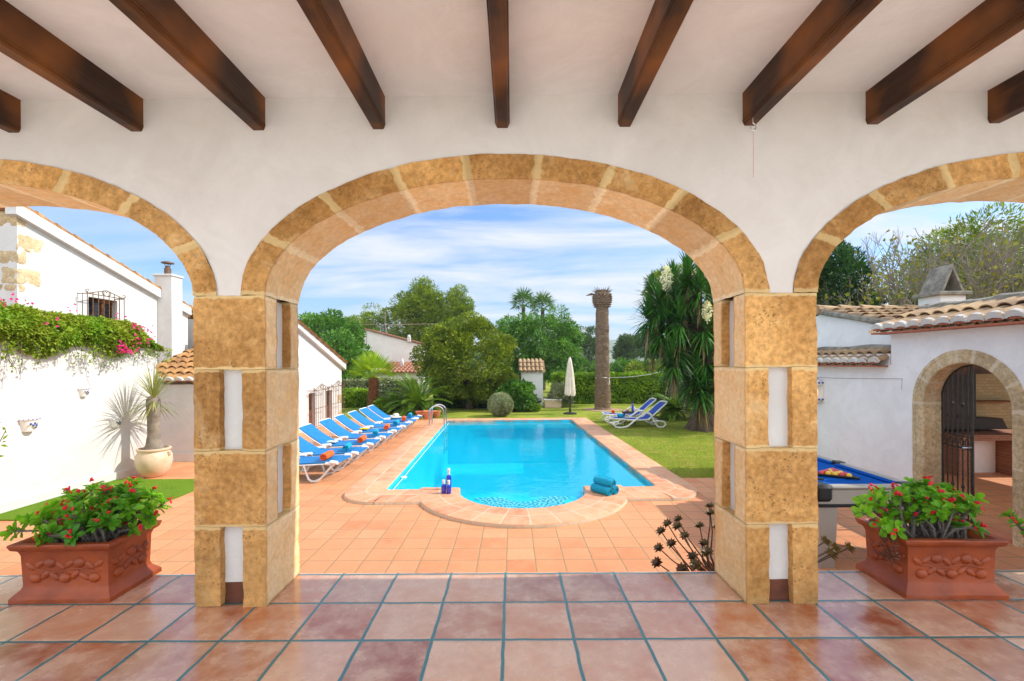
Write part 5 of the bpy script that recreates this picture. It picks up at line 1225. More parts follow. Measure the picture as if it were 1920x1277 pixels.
mb.box((X2 - 2.4, YA + .13, (zr2(YA) - .04 + G) / 2), (4.2, .25, zr2(YA) - .04 - G)); mb.box((X2 - 2.4, YB2 - .13, .4), (4.2, .25, 1.8)); mb.box((X2 - 4.4, (YA + YB2) / 2, .8), (.2, YB2 - YA - .1, 2.6)); mb.build('wall', M['white'], h2)
mb = MB(); mb.prism([(YA - .1, zr2(YA) - .02), (YB2 + .14, zr2(YB2 + .14) - .14), (YB2 + .14, zr2(YB2 + .14) + .1), (YA - .1, zr2(YA) + .14)], (-.5, 0, 0), (X2 + .12, 0, 0), (0, 1, 0), (0, 0, 1)); mb.build('cornice', M['white'], h2)
sl = Vector((0, -1, -(zr1 - zr0) / (f2(638) - f2(566)))).normalized()
tile_roof('roof', h2, M['roof_gold'], (X2 - 4.5, YB2 + .12, zr2(YB2 + .12) + .1), (1, 0, 0), sl, 22, 4.6, .21, .4, .088, ends=False)
for (a, b), zt_ in zip(wins, wtop):
    mb = MB(); mb.box((X2 - .17, (a + b) / 2, (wbot + zt_) / 2), (.03, b - a, zt_ - wbot)); w_ = mb.build('window', bpy.data.materials['window_glass_dark'], h2)
    mb = MB(); ww = b - a
    for s in (0, .5, 1): mb.box((X2 - .13, a + ww * s, (wbot + zt_) / 2), (.04, .12 if s != .5 else .1, zt_ - wbot))
    mb.box((X2 - .125, (a + b) / 2, zt_ - .05), (.04, ww, .1)); mb.box((X2 - .125, (a + b) / 2, wbot + .25), (.04, ww, .5)); mb.build('shutter', M['door_wood'] if 'door_wood' in M else M.setdefault('door_wood', simple('brown_painted_wood', srgb(124, 78, 50), srgb(100, 60, 38), 8, .6)), w_)
grille(h2, X2, f2(575), f2(604), G + .1, CZ + up(590, 731)[1] * f2(590), 9, .22, .2); grille(h2, X2, f2(609.5), f2(634), G + .1, CZ + up(622, 724)[1] * f2(622), 9, .22, .2)
att = []; qs = MB()
for z0_, z1_, l_ in ((G + .02, G + .32, .3), (.12, .42, .42)): rough_box(qs, X2 - .1, X2 + .012, YB2 - l_, YB2 + .012, z0_, z1_, res=.06, rr=.02, amp=.02, jf=lambda p_: -1, att=att)
qs.build('quoin', M['stone_pale'], h2, att={'joint': att}, smooth=True)
# far white house with two roofs
fh = house('far_villa', 'distant white villa with tiled roof and two small chimneys beyond the hedge')
D3 = 31.; P3 = lambda px, py, d=D3: dp(px, py, d)
def poly3(pts, d, back, name, mat):
    mb = MB(); V = [P3(x, y, d) for x, y in pts]; W_ = [v_ + Vector((0, back, 0)) for v_ in V]; n = len(V)
    mb.add(V + W_, [tuple(range(n)), tuple(range(n, 2 * n))[::-1]] + [(i, n + i, n + (i + 1) % n, (i + 1) % n) for i in range(n)]); return mb.build(name, mat, fh)
M['pinkish'] = plaster('pale_pink_render', srgb(244, 236, 230), srgb(236, 226, 218))
poly3([(688, 619), (792, 647), (792, 705), (688, 705)], D3, 5, 'wall', M['pinkish'])
poly3([(682, 622), (687, 618), (687, 705), (682, 705)], D3 + .1, 4.5, 'side_wall', M['white_d'])
mb = MB(); a, b = P3(684, 617.5), P3(794, 646); mb.prism([(a.x, a.z), (b.x, b.z), (b.x, b.z + .09), (a.x, a.z + .09)], (0, 5.3, 0), (0, D3 - .15, 0)); mb.build('roof', M['roof_red'], fh)
poly3([(672, 700), (790, 697), (790, 760), (672, 760)], D3 - 2.6, 2.4, 'lower_wall', M['white_d'])
a = P3(702, 700, D3 - 2.9); ht_ = P3(702, 682, D3 - .1).z - a.z; sl = Vector((0, 2.7, ht_)).normalized()
tile_roof('lower_roof', fh, M['roof_red'], a, (1, 0, 0), sl, 13, 2.8, .26, .5, .11, ends=False)
for px, py0, py1, dd in ((767, 628, 640, D3 - .2), (754, 673, 694, D3 - 1.2)):
    a = P3(px, py1, dd); hgt = P3(px, py0, dd).z - a.z; mb = MB(); mb.box((a.x, a.y, a.z + hgt * .3), (.2, .2, hgt * .75)); mb.lathe([(.11, hgt * .6), (.11, hgt * .8), (.07, hgt), (.01, hgt * 1.02)], 12, (a.x, a.y, a.z)); mb.build('chimney', M['white'], fh)
mb = MB(); a = P3(724, 626, D3 + .5); mb.tube([a, P3(722, 612, D3 + .5), P3(722, 585, D3 + .5)], .03, 5); mb.build('antenna_mast', M['bark_pale'], fh)
mb = MB(); mb.tube([P3(650, 607, D3), P3(722, 609.5, D3), P3(822, 607, 34)], .02, 4); o = mb.build('overhead_cable', M['bark_pale']); tag(o, 'grey overhead cable crossing in front of the pines', 'cable')
# small outbuilding
ob = house('small_outbuilding', 'small white outbuilding with a steep tiled roof behind the glossy bush'); D4 = 21.6
x0, x1 = dp(978, 700, D4).x, dp(1018, 700, D4).x; ztp = CZ + up(1000, 698)[1] * D4
mb = MB(); mb.box(((x0 + x1) / 2, D4 + .7, (ztp + G) / 2), (x1 - x0, 1.4, ztp - G)); mb.build('wall', M['white_d'], ob)
a = Vector((dp(972, 698, D4).x, D4 - .12, ztp)); ht_ = dp(1000, 672, D4 + 1.1).z - a.z; tile_roof('roof', ob, M['roof'], a, (1, 0, 0), Vector((0, 1.2, ht_)).normalized(), 6, 1.35, .2, .4, .088, ends=False)
x2 = dp(915, 700, D4).x; zt2 = CZ + up(950, 718)[1] * D4; mb = MB(); mb.box(((x2 + x0) / 2, D4 + .6, (zt2 + G) / 2), (x0 - x2 - .01, 1.2, zt2 - G)); mb.build('lower_wall', M['white'], ob)
a = Vector((x2, D4 - .1, zt2)); tile_roof('lower_roof', ob, M['roof_red'], a, (1, 0, 0), Vector((0, 1.0, .35)).normalized(), 7, 1.1, .2, .36, .085, ends=False)
# white chest and barbecue
cp = gp(1037, 765); mb = MB(); cb_ = thing('storage_chest', 'low cream storage chest beside the small outbuilding', 'chest', tuple(cp)); mb.rbox((0, .25, .17), (.75, .5, .34), .01); mb.build('body', M['cream_pot'], cb_)
mb = MB(); mb.rbox((0, .24, .365), (.8, .55, .05), .01); mb.build('lid', M['white_resin'], cb_); mb = MB(); mb.box((0, -.005, .22), (.1, .02, .02)); mb.build('handle', M['steel'], cb_)
cp = gp(1008, 764.5); bb = thing('covered_barbecue', 'small dark covered kettle barbecue against the white outbuilding wall', 'barbecue', tuple(cp)); mb = MB(); mb.lathe([(.08, .2), (.17, .26), (.19, .34), (.14, .42), (.03, .45)], 14); mb.build('bowl', M['iron'], bb, smooth=True)
mb = MB()
for k_ in range(3): a_ = k_ * 2.1; mb.tube([(.07 * math.cos(a_), .07 * math.sin(a_), .24), (.14 * math.cos(a_), .14 * math.sin(a_), 0)], .012, 5)
mb.build('stand', M['iron'], bb)
# ---------------------------------------------------------------- closed parasol
up_ = gp(1069, 776); pr = thing('parasol', 'closed cream parasol standing on the lawn behind the pool', 'parasol', tuple(up_)); hT = dp(1069, 669, up_.y).z - G
mb = MB(); mb.tube([(0, 0, 0), (0, 0, hT - .05)], .026, 8); mb.build('pole', M['iron'], pr, smooth=True)
mb = MB(); mb.lathe([(.27, 0), (.27, .03), (.24, .05), (.05, .07), (.04, .22)], 20); mb.build('base', M['iron'], pr, smooth=True)
mb = MB(); n = 32; zs_ = [hT - .02, hT - .1, hT - .35, hT - .8, hT - 1.2, hT - 1.45, hT - 1.55]; rr = [.03, .06, .1, .145, .17, .195, .185]
V = []
for z, r in zip(zs_, rr):
    for k in range(n): a = 2 * math.pi * k / n; q = r * (1 + .2 * math.cos(8 * a + z * 1.2) * min(1, (hT - z) / .5)); V.append((q * math.cos(a), q * math.sin(a), z + (.035 * math.cos(8 * a) if z < hT - 1.5 else 0)))
mb.add(V, [(i * n + k, (i + 1) * n + k, (i + 1) * n + (k + 1) % n, i * n + (k + 1) % n) for i in range(len(zs_) - 1) for k in range(n)]); mb.build('folded_canopy', M['canvas'], pr, smooth='all')
# ---------------------------------------------------------------- blue loungers in a row
def lounger_blue():
    root = thing('sun_lounger', '', 'sun lounger', (0, 0, 0), group='blue loungers in a row beside the pool')
    w = .31
    def prof(s):      # foot (s=0) to head; x negative
        if s < .62: return Vector((-s / .62 * 1.12, 0, .34 + .018 * math.cos(s / .62 * math.pi) - .01))
        q = (s - .62) / .38; a = .10 + .52 * min(1, q * 2.2); return Vector((-1.12 - .66 * q, 0, .325 + .38 * (q ** 1.25)))
    S = np.linspace(0, 1, 26); V = []; mb = MB()
    for s in S:
        p_ = prof(s)
        for y in np.linspace(-w, w, 7): sag = -.018 * (1 - (y / w) ** 2) if 0 < s < 1 else 0; V.append((p_.x, y, p_.z + sag + .016))
    m_ = 7; top = [(i * m_ + k, i * m_ + k + 1, (i + 1) * m_ + k + 1, (i + 1) * m_ + k) for i in range(len(S) - 1) for k in range(m_ - 1)]
    nv = len(V); V2 = [(x, y, z - .028) for x, y, z in V]; mb.add(V + V2, top + [tuple(q + nv for q in f[::-1]) for f in top])
    E = [i * m_ for i in range(len(S))]; mb.f += [(E[i], E[i + 1], E[i + 1] + nv, E[i] + nv) for i in range(len(E) - 1)] + [(e + m_ - 1 + nv, E[i + 1] + m_ - 1 + nv, E[i + 1] + m_ - 1, e + m_ - 1) for i, e in enumerate(E[:-1])] + [(0, nv, nv + 6, 6)[:4], (nv - 7, nv - 1, 2 * nv - 1, 2 * nv - 7)]
    mb.m = [0] * len(mb.f); mb.build('sling', M['blue_sling'], root, smooth=True)
    mb = MB()
    for y in (-w + .004, w - .004): mb.tube([prof(s) + Vector((0, y, -.02)) for s in S], .013, 6)
    mb.tube([prof(1) + Vector((0, -w, 0)), prof(1) + Vector((-.03, -w + .06, .012)), prof(1) + Vector((-.03, w - .06, .012)), prof(1) + Vector((0, w, 0))], .02, 6); mb.build('frame', M['white_resin'], root, smooth=True)
    for s in (-1, 1):
        y = s * (w + .01)
        mb = MB(); mb.rbox((-.08, y * .97, .355), (.17, .085, .055), .02, Matrix.Rotation(R(6), 3, 'Y')); mb.rbox((-.2, y, .335), (.12, .06, .05), .018); mb.build('foot_bracket', M['white_resin'], root, smooth=True)
        mb = MB(); mb.rbox((-1.12, y * 1.03, .345), (.26, .075, .06), .024, Matrix.Rotation(R(-4), 3, 'Y')); mb.build('hinge_arm', M['white_resin'], root, smooth=True)
        mb = MB(); mb.tube([(-.06, y * .96, .33), (-.16, y * .96, .26), (-.36, y * .94, .06), (-.44, y * .94, .02), (-.54, y * .94, .022), (-.6, y * .94, .06), (-.66, y * .94, .2), (-.7, y * .94, .31)], .02, 7); mb.build('leg', M['white_resin'], root, smooth=True)
        mb = MB(); mb.tube([(-1.0, y * .94, .31), (-1.06, y * .94, .16), (-1.12, y * .94, .03), (-1.22, y * .94, .02), (-1.36, y * .94, .05), (-1.42, y * .94, .2), (-1.5, y * .94, .48)], .02, 7); mb.build('leg', M['white_resin'], root, smooth=True)
    for cx_ in (-.48, -1.2): mb = MB(); mb.tube([(cx_, -w * .92, .022), (cx_, w * .92, .022)], .016, 6); mb.build('crossbar', M['white_resin'], root, smooth=True)
    return root
feet = [(634.6, 869), (671.6, 851), (698.6, 834), (723, 820.7), (743, 809), (760, 800), (773.5, 792), (784, 785)]
ordn = ['nearest', 'second nearest', 'third', 'fourth', 'fifth', 'sixth', 'second farthest', 'farthest']
cols = ['orange', 'teal', 'orange', 'teal', 'orange', 'teal', 'orange', 'teal']
L1 = None
for i, (px, py) in enumerate(feet):
    q = gp(px, py, G + .34); lab = '%s blue lounger in the poolside row, with a%s %s towel at its foot' % (ordn[i], 'n' if cols[i] == 'orange' else '', cols[i])
    ang = R((-2, 1, 2, -1, 1.5, 0, -1, 2)[i])
    if L1 is None: L1 = lounger_blue(); L1.scale = (.87, 1, 1); L1['label'] = lab; o = L1
    else: o = dup(L1, label=lab)
    o.location = (q.x, q.y + .31, G + .002); o.rotation_euler = (0, 0, ang)
    towel((q.x - .33, q.y + .33, G + .355), R(8 + (i * 37) % 14 - 7), M['orange_towel' if cols[i] == 'orange' else 'teal_towel'], '%s rolled towel on the foot of the %s poolside lounger' % (cols[i], ordn[i]), .36, .066, i + 5, group='rolled towels on the loungers')
def cloth(loc, mat, nm, label, cat, sx=.24, sy=.18):
    mb = MB(); n = 8; V = [((i / n - .5) * sx, (j / n - .5) * sy, .022 + .012 * math.sin(i * 1.7) * math.cos(j * 1.3)) for i in range(n + 1) for j in range(n + 1)]; nv = len(V)
    f = [(i * (n + 1) + j, (i + 1) * (n + 1) + j, (i + 1) * (n + 1) + j + 1, i * (n + 1) + j + 1) for i in range(n) for j in range(n)]
    mb.add(V, f); mb.rbox((0, 0, .011), (sx, sy, .02), .006); o = mb.build(nm, mat, smooth=True); o.location = loc; tag(o, label, cat); return o
q = gp(*feet[4], G + .34); cloth((q.x - .95, q.y + .4, G + .345), M['yellow'], 'folded_cloth', 'yellow folded cloth on the fifth poolside lounger', 'cloth')
q = gp(*feet[2], G + .34); cloth((q.x - 1.0, q.y + .32, G + .345), simple('pale_blue_cotton', srgb(150, 200, 226), srgb(236, 220, 170), 12, .8), 'magazine', 'pale blue magazine lying on the third poolside lounger', 'magazine')
q = gp(*feet[0], G + .34); cloth((q.x - .95, q.y + .32, G + .345), M['hat'], 'paper_bag', 'crumpled pale paper bag on the nearest poolside lounger', 'bag', .2, .16)
q = gp(*feet[7], G + .34); mb = MB(); mb.lathe([(.17, .0), (.175, .012), (.1, .03), (.095, .09), (.07, .12), (.01, .13)], 20); o = mb.build('sun_hat', M['hat'], smooth=True); o.location = (q.x - .78, q.y + .36, G + .345); tag(o, 'cream straw sun hat on the farthest poolside lounger', 'hat')
# ---------------------------------------------------------------- white armchair-style loungers on the lawn
def lounger_white():
    root = thing('garden_lounger', '', 'sun lounger', (0, 0, 0), group='white loungers on the lawn'); w = .3
    seat = [(0, .30), (.25, .28), (.6, .25), (.95, .25), (1.1, .27)]; back = [(1.08, .27), (1.3, .46), (1.5, .64), (1.64, .76)]
    def slab(pts, nm):
        mb = MB(); V = []
        for x, z in pts:
            for y in (-w + .03, 0, w - .03): V.append((x, y, z + .012 - (.012 if y == 0 else 0)))
        nv = len(V); V += [(x, y, z - .02) for x, y, z in V]; n_ = len(pts)
        f = [(i * 3 + k, (i + 1) * 3 + k, (i + 1) * 3 + k + 1, i * 3 + k + 1) for i in range(n_ - 1) for k in range(2)]; mb.add(V, f + [tuple(q_ + nv for q_ in g_[::-1]) for g_ in f]); mb.build(nm, M['navy_sling'], root, smooth=True)
    slab(seat, 'seat_sling'); slab(back, 'back_sling')
    mb = MB()
    for y in (-w, w):
        mb.tube([(x, y, z) for x, z in seat], .024, 7); mb.tube([(x, y, z) for x, z in back], .024, 7)
    mb.tube([(0, -w, .3), (-.05, -w * .7, .3), (-.05, w * .7, .3), (0, w, .3)], .024, 7); mb.tube([(1.64, -w, .76), (1.7, -w * .7, .8), (1.7, w * .7, .8), (1.64, w, .76)], .026, 7); mb.build('frame', M['white_resin'], root, smooth=True)
    for s in (-1, 1):
        y = s * (w + .04)
        mb = MB(); mb.tube([(.12, y, .14), (.08, y, .2), (.0, y, .2), (-.06, y, .13), (.03, y, .04), (.2, y, .02), (.4, y, .06), (.7, y, .3), (.95, y, .47), (1.08, y, .47), (1.16, y, .4)], .027, 8); mb.build('front_leg', M['white_resin'], root, smooth=True)
        mb = MB(); mb.tube([(1.02, y, .47), (1.12, y, .43), (1.22, y, .26), (1.32, y, .08), (1.4, y, .02), (1.52, y, .03), (1.6, y, .1), (1.56, y, .19), (1.4, y, .22), (1.2, y, .22)], .027, 8); mb.build('rear_leg', M['white_resin'], root, smooth=True)
    return root
q1 = gp(1152, 803); q2 = gp(1135, 792)
W1 = lounger_white(); W1.location = (q1.x, q1.y + .3, G); W1.rotation_euler = (0, 0, R(2)); W1['label'] = 'nearer white framed lounger with blue sling and a teal towel on the lawn'
W2 = dup(W1, (q2.x, q2.y + .1, G), R(-2), 'farther white framed lounger with blue sling and an orange towel on the lawn')
towel((q1.x + .28, q1.y + .32, G + .3), R(15), M['teal_towel'], 'teal rolled towel on the nearer white lounger on the lawn', .3, .06, 31)
towel((q2.x + .3, q2.y + .15, G + .3), R(-10), M['orange_towel'], 'orange rolled towel on the farther white lounger on the lawn', .3, .06, 32)
tb = thing('side_table', 'small dark side table between the two white loungers on the lawn', 'table', (q1.x + .68, q1.y + .86, G)); mb = MB(); mb.rbox((0, 0, .4), (.42, .3, .05), .01); mb.build('tabletop', M['iron'], tb)
for sx in (-.17, .17):
    for sy in (-.11, .11): mb = MB(); mb.tube([(sx, sy, 0), (sx, sy, .39)], .016, 5); mb.build('leg', M['iron'], tb)
t2 = thing('water_bottle', 'slim dark blue bottle on the side table between the white loungers', 'bottle', (q1.x + .8, q1.y + .86, G + .426)); mb = MB(); mb.lathe([(.036, 0), (.038, .02), (.038, .19), (.014, .25), (.013, .29)], 14); mb.build('glass_body', M['blue_glass'], t2, smooth=True)
mb = MB(); mb.lathe([(.016, .285), (.016, .33), (.004, .335)], 10); mb.build('cap', M['blue_glass'], t2)
mb = MB(); 
for k in range(6): mb.ell((.03 * math.cos(k * 1.05) - .02, .03 * math.sin(k * 1.05), .035 + .012 * (k % 2)), (.034, .03, .03), 8, 6)
o = mb.build('crumpled_cloth', simple('dusty_pink_cloth', srgb(196, 112, 120), srgb(170, 96, 104), 20, .9), smooth='all'); o.location = (q1.x + .64, q1.y + .84, G + .426); tag(o, 'crumpled pink cloth on the side table between the white loungers', 'cloth')
mb = MB(); a = gp(1236, 788); b = dp(1256, 705, a.y + .5); mb.tube([a, b], .016, 6); o = mb.build('slanting_pole', M['bark_pale'], smooth=True); tag(o, 'thin pale pole leaning among the cycad leaves behind the lawn loungers', 'pole')
# ---------------------------------------------------------------- pots
def potlathe(r0, r1, h, rim=.03): return [(r0 * .9, 0), (r0, .01), (r0 + (r1 - r0) * .9, h * .86), (r1, h * .87), (r1 + rim * .4, h * .9), (r1 + rim * .4, h), (r1 - rim * .4, h), (r1 - rim, h * .85), (r1 - rim, h * .82), (.001, h * .8)]
for px, py, s, lb in ((786, 785, .8, 'left of the three terracotta pots below the large cycad'), (802, 787, .95, 'front middle terracotta pot below the large cycad, wide rim'), (817, 784, .8, 'right of the three terracotta pots, behind the pool ladder')):
    q = gp(px, py); ro = thing('terracotta_pot', lb, 'flower pot', (q.x, q.y + .15, G), group='terracotta pots by the cycad'); mb = MB(); mb.lathe(potlathe(.13 * s, .21 * s, .33 * s), 22); mb.build('pot_body', M['terracotta_pot'], ro, smooth=True)
# pony tail plant in cream urn
q = gp(289, 893); ro = thing('urn', 'pale glazed clay urn with small handles standing on the terrace by the white wall', 'urn', (q.x, q.y, G))
mb = MB(); mb.lathe([(.14, 0), (.17, .02), (.25, .14), (.285, .28), (.275, .4), (.235, .47), (.25, .485), (.265, .5), (.265, .525), (.23, .53), (.22, .48), (.001, .46)], 30); mb.build('urn_body', M['cream_pot'], ro, smooth=True)
for s in (-1, 1): mb = MB(); mb.tube([(s * .25, 0, .44), (s * .3, 0, .45), (s * .305, 0, .41), (s * .27, 0, .38)], .014, 7); mb.build('handle', M['cream_pot'], ro, smooth=True)
mb = MB(); random.seed(3)
for k in range(26): a = random.uniform(0, 6.28); r = random.uniform(.05, .19); mb.ell((r * math.cos(a), r * math.sin(a), .49 + .01 * random.random()), (.035, .03, .022), 7, 5, Matrix.Rotation(a, 3, 'Z'))
mb.build('pebble', M['bark_pale'], ro, smooth='all')
yk = thing('spineless_yucca', 'spiky young yucca with a thick pale trunk growing in the cream urn', 'plant', (q.x, q.y, G + .47)); mb = MB()
mb.lathe([(.15, -.02), (.17, .02), (.13, .12), (.1, .3), (.095, .6), (.115, .85), (.11, .96), (.06, 1.02)], 16); mb.v = [tuple(wobble(p_, .012, 5)) for p_ in mb.v]; mb.build('trunk', M['bark_pale'], yk, smooth=True)
P = []; D = []; Nn = []; Ls = []
for k in range(150):
    a = random.uniform(0, 6.283); e = R(82 - 118 * (k / 150) + random.uniform(-7, 7)); d_ = np.array((math.cos(a) * math.cos(e), math.sin(a) * math.cos(e), math.sin(e))); P.append(np.array((0, 0, 1.0 - .1 * k / 150)) + d_ * .04); D.append(d_); Nn.append(np.array((-math.sin(e) * math.cos(a), -math.sin(e) * math.sin(a), math.cos(e)))); Ls.append(random.uniform(.55, .78))
blades('leaves', M['leaf_blue'], P, D, Nn, Ls, .019, yk)
# wall pots, white majolica half bowls
def wallpot(px, py, s, lb):
    a, b = up(px, py); y = -7.14 / a; ro = thing('wall_planter', lb, 'wall planter', (-7.14, y, CZ + b * y), group='ceramic planters on the white wall')
    mb = MB(); n = 14; V = []; pf = [(.1, -.12), (.13, .0), (.155, .1), (.17, .105), (.17, .13), (.15, .13), (.14, .06)]
    for r, z in pf:
        for k in range(n + 1): t_ = math.pi * (k / n - .5); V.append((r * s * math.cos(t_) * 1.1, r * s * math.sin(t_), z * s))
    mb.add(V, [(i * (n + 1) + k, i * (n + 1) + k + 1, (i + 1) * (n + 1) + k + 1, (i + 1) * (n + 1) + k) for i in range(len(pf) - 1) for k in range(n)] + [tuple(range(n + 1))[::-1]]); mb.build('bowl', M['ceramic'], ro, smooth=True)
    mb = MB()
    for k in range(9): t_ = math.pi * ((k + .5) / 9 - .5); mb.ell((.185 * s * math.cos(t_) * 1.03, .172 * s * math.sin(t_), .117 * s), (.008 * s, .017 * s, .009 * s), 6, 4)
    for t_, z in ((-.45, .03), (-.2, .0), (0, .04), (.25, .0), (.1, -.04)): mb.ell((.137 * s * math.cos(t_) * 1.1 + .002, .137 * s * math.sin(t_), z * s), (.01, .02 * s, .024 * s), 6, 5)
    mb.build('blue_motif', M['cobalt'], ro)
    mb = MB()
    for t_, z in ((-.62, .0), (.45, .03), (-.05, -.03), (.3, -.04)): mb.ell((.135 * s * math.cos(t_) * 1.1 + .002, .135 * s * math.sin(t_), z * s), (.009, .028 * s, .01 * s), 6, 5, Matrix.Rotation(.6, 3, 'X'))
    mb.build('leaf_motif', M['leaf_mid_paint'] if 'leaf_mid_paint' in M else M.setdefault('leaf_mid_paint', simple('green_yellow_paint', srgb(120, 150, 50), srgb(210, 180, 40), 40, .4)), ro)
wallpot(51, 797, .76, 'largest ceramic planter on the white wall, nearest the arcade'); wallpot(155, 736, .54, 'highest small ceramic planter on the white wall'); wallpot(214, 793, .62, 'ceramic planter on the white wall beside the potted yucca')
# ---------------------------------------------------------------- pool table
px0, px1, ty0, ty1 = 3.0, 4.03, 4.48, 6.62; tz = .31
pt_ = thing('pool_table', 'blue cloth pool table with silver rails and black corners behind the right pier', 'pool table', ((px0 + px1) / 2, (ty0 + ty1) / 2, G)); hx, hy = (px1 - px0) / 2, (ty1 - ty0) / 2; H_ = tz - G
M['baize'] = simple('blue_baize', srgb(8, 82, 164), srgb(12, 90, 176), 30, .95, .2, 300, spec=.1); M['silver'] = simple('silver_grey_laminate', srgb(176, 172, 162), srgb(164, 160, 150), 3, .35); M['black'] = simple('black_plastic', srgb(22, 24, 26), None, rough=.35)
mb = MB(); mb.box((0, 0, H_ - .03), (2 * hx - .2, 2 * hy - .2, .02)); mb.build('playing_bed', M['baize'], pt_)
for s in (-1, 1):
    mb = MB(); mb.rbox((s * (hx - .045), 0, H_), (.09, 2 * hy - .3, .035), .014); mb.build('rail', M['silver'], pt_, smooth=True)
    mb = MB(); mb.rbox((0, s * (hy - .045), H_), (2 * hx - .3, .09, .035), .014); mb.build('rail', M['silver'], pt_, smooth=True)
    for t_ in (-1, 1): mb = MB(); mb.rbox((s * (hx - .115), t_ * hy * .46, H_ - .006), (.05, hy * .84, .036), .014); mb.build('cushion', M['baize'], pt_, smooth=True)
    mb = MB(); mb.rbox((0, s * (hy - .115), H_ - .006), (2 * hx - .42, .05, .036), .014); mb.build('cushion', M['baize'], pt_, smooth=True)
    mb = MB(); mb.rbox((s * (hx - .05), 0, H_ + .004), (.11, .13, .045), .015); mb.build('side_pocket', M['black'], pt_, smooth=True)
    for t_ in (-1, 1):
        mb = MB(); mb.rbox((s * (hx - .08), t_ * (hy - .08), H_ - .06), (.17, .17, .17), .03); mb.build('corner_casting', M['black'], pt_, smooth=True)
        mb = MB(); c = Vector((s * (hx - .14), t_ * (hy - .16), 0)); mb.box((c.x, c.y, (H_ - .17) / 2), (.14, .2, H_ - .17), taper=1.25); mb.build('leg', M['silver'], pt_)
mb = MB(); mb.rbox((0, 0, H_ - .1), (2 * hx - .05, 2 * hy - .05, .15), .01); mb.build('apron', M['silver'], pt_); mb = MB(); mb.rbox((0, 0, H_ - .185), (2 * hx - .03, 2 * hy - .03, .03), .008); mb.build('apron_trim', M['black'], pt_)
bz = tz - .02; c0_ = gp(1572, 893, tz); c0_ = Vector((c0_.x - .01, c0_.y + .1, 0)); side_ = .031
M['ball_red'] = simple('red_ball', srgb(214, 30, 34), None, rough=.08, coat=1); M['ball_yel'] = simple('yellow_ball', srgb(240, 190, 20), None, rough=.08, coat=1)
pat = [0, 1, 0, 1, 1, 0, 0, 1, 0, 1, 1, 0, 1, 0, 0]; k = 0; B0 = None
rows = ['tip', 'second row', 'third row', 'fourth row', 'back row']
for r_ in range(5):
    for i in range(r_ + 1):
        x = c0_.x + (r_ - 2) * side_ * 1.74; y = c0_.y + (i - r_ / 2) * side_ * 2
        mb = MB(); mb.ell((0, 0, 0), (side_ * .97,) * 3, 18, 12); o = mb.build('pool_ball', M['ball_yel'] if pat[k] else M['ball_red'], smooth='all'); o.location = (x, y, bz + side_ * .97)
        tag(o, '%s pool ball in the black triangle, place %s of %s' % ('yellow' if pat[k] else 'red', ['first', 'second', 'third', 'fourth', 'fifth'][i] + ' from the near side', rows[r_]), 'pool ball', 'racked pool balls'); k += 1
mb = MB(); T_ = [Vector((c0_.x - side_ * 5.6, c0_.y, bz + .02)), Vector((c0_.x + side_ * 5.0, c0_.y - side_ * 6.6, bz + .02)), Vector((c0_.x + side_ * 5.0, c0_.y + side_ * 6.6, bz + .02))]
for i in range(3): mb.tube([T_[i], T_[(i + 1) % 3]], .013, 6)
o = mb.build('ball_rack', M['black'], smooth=True); tag(o, 'black triangle rack round the balls on the pool table', 'rack')
mb = MB(); a = gp(1545, 899, tz); mb.tube([a + Vector((0, 0, .0)), a + Vector((-.5, .2, .01))], [.014, .006], 8); o = mb.build('cue', M['black'], smooth=True); tag(o, 'dark pool cue lying on the blue cloth beside the rack', 'cue')
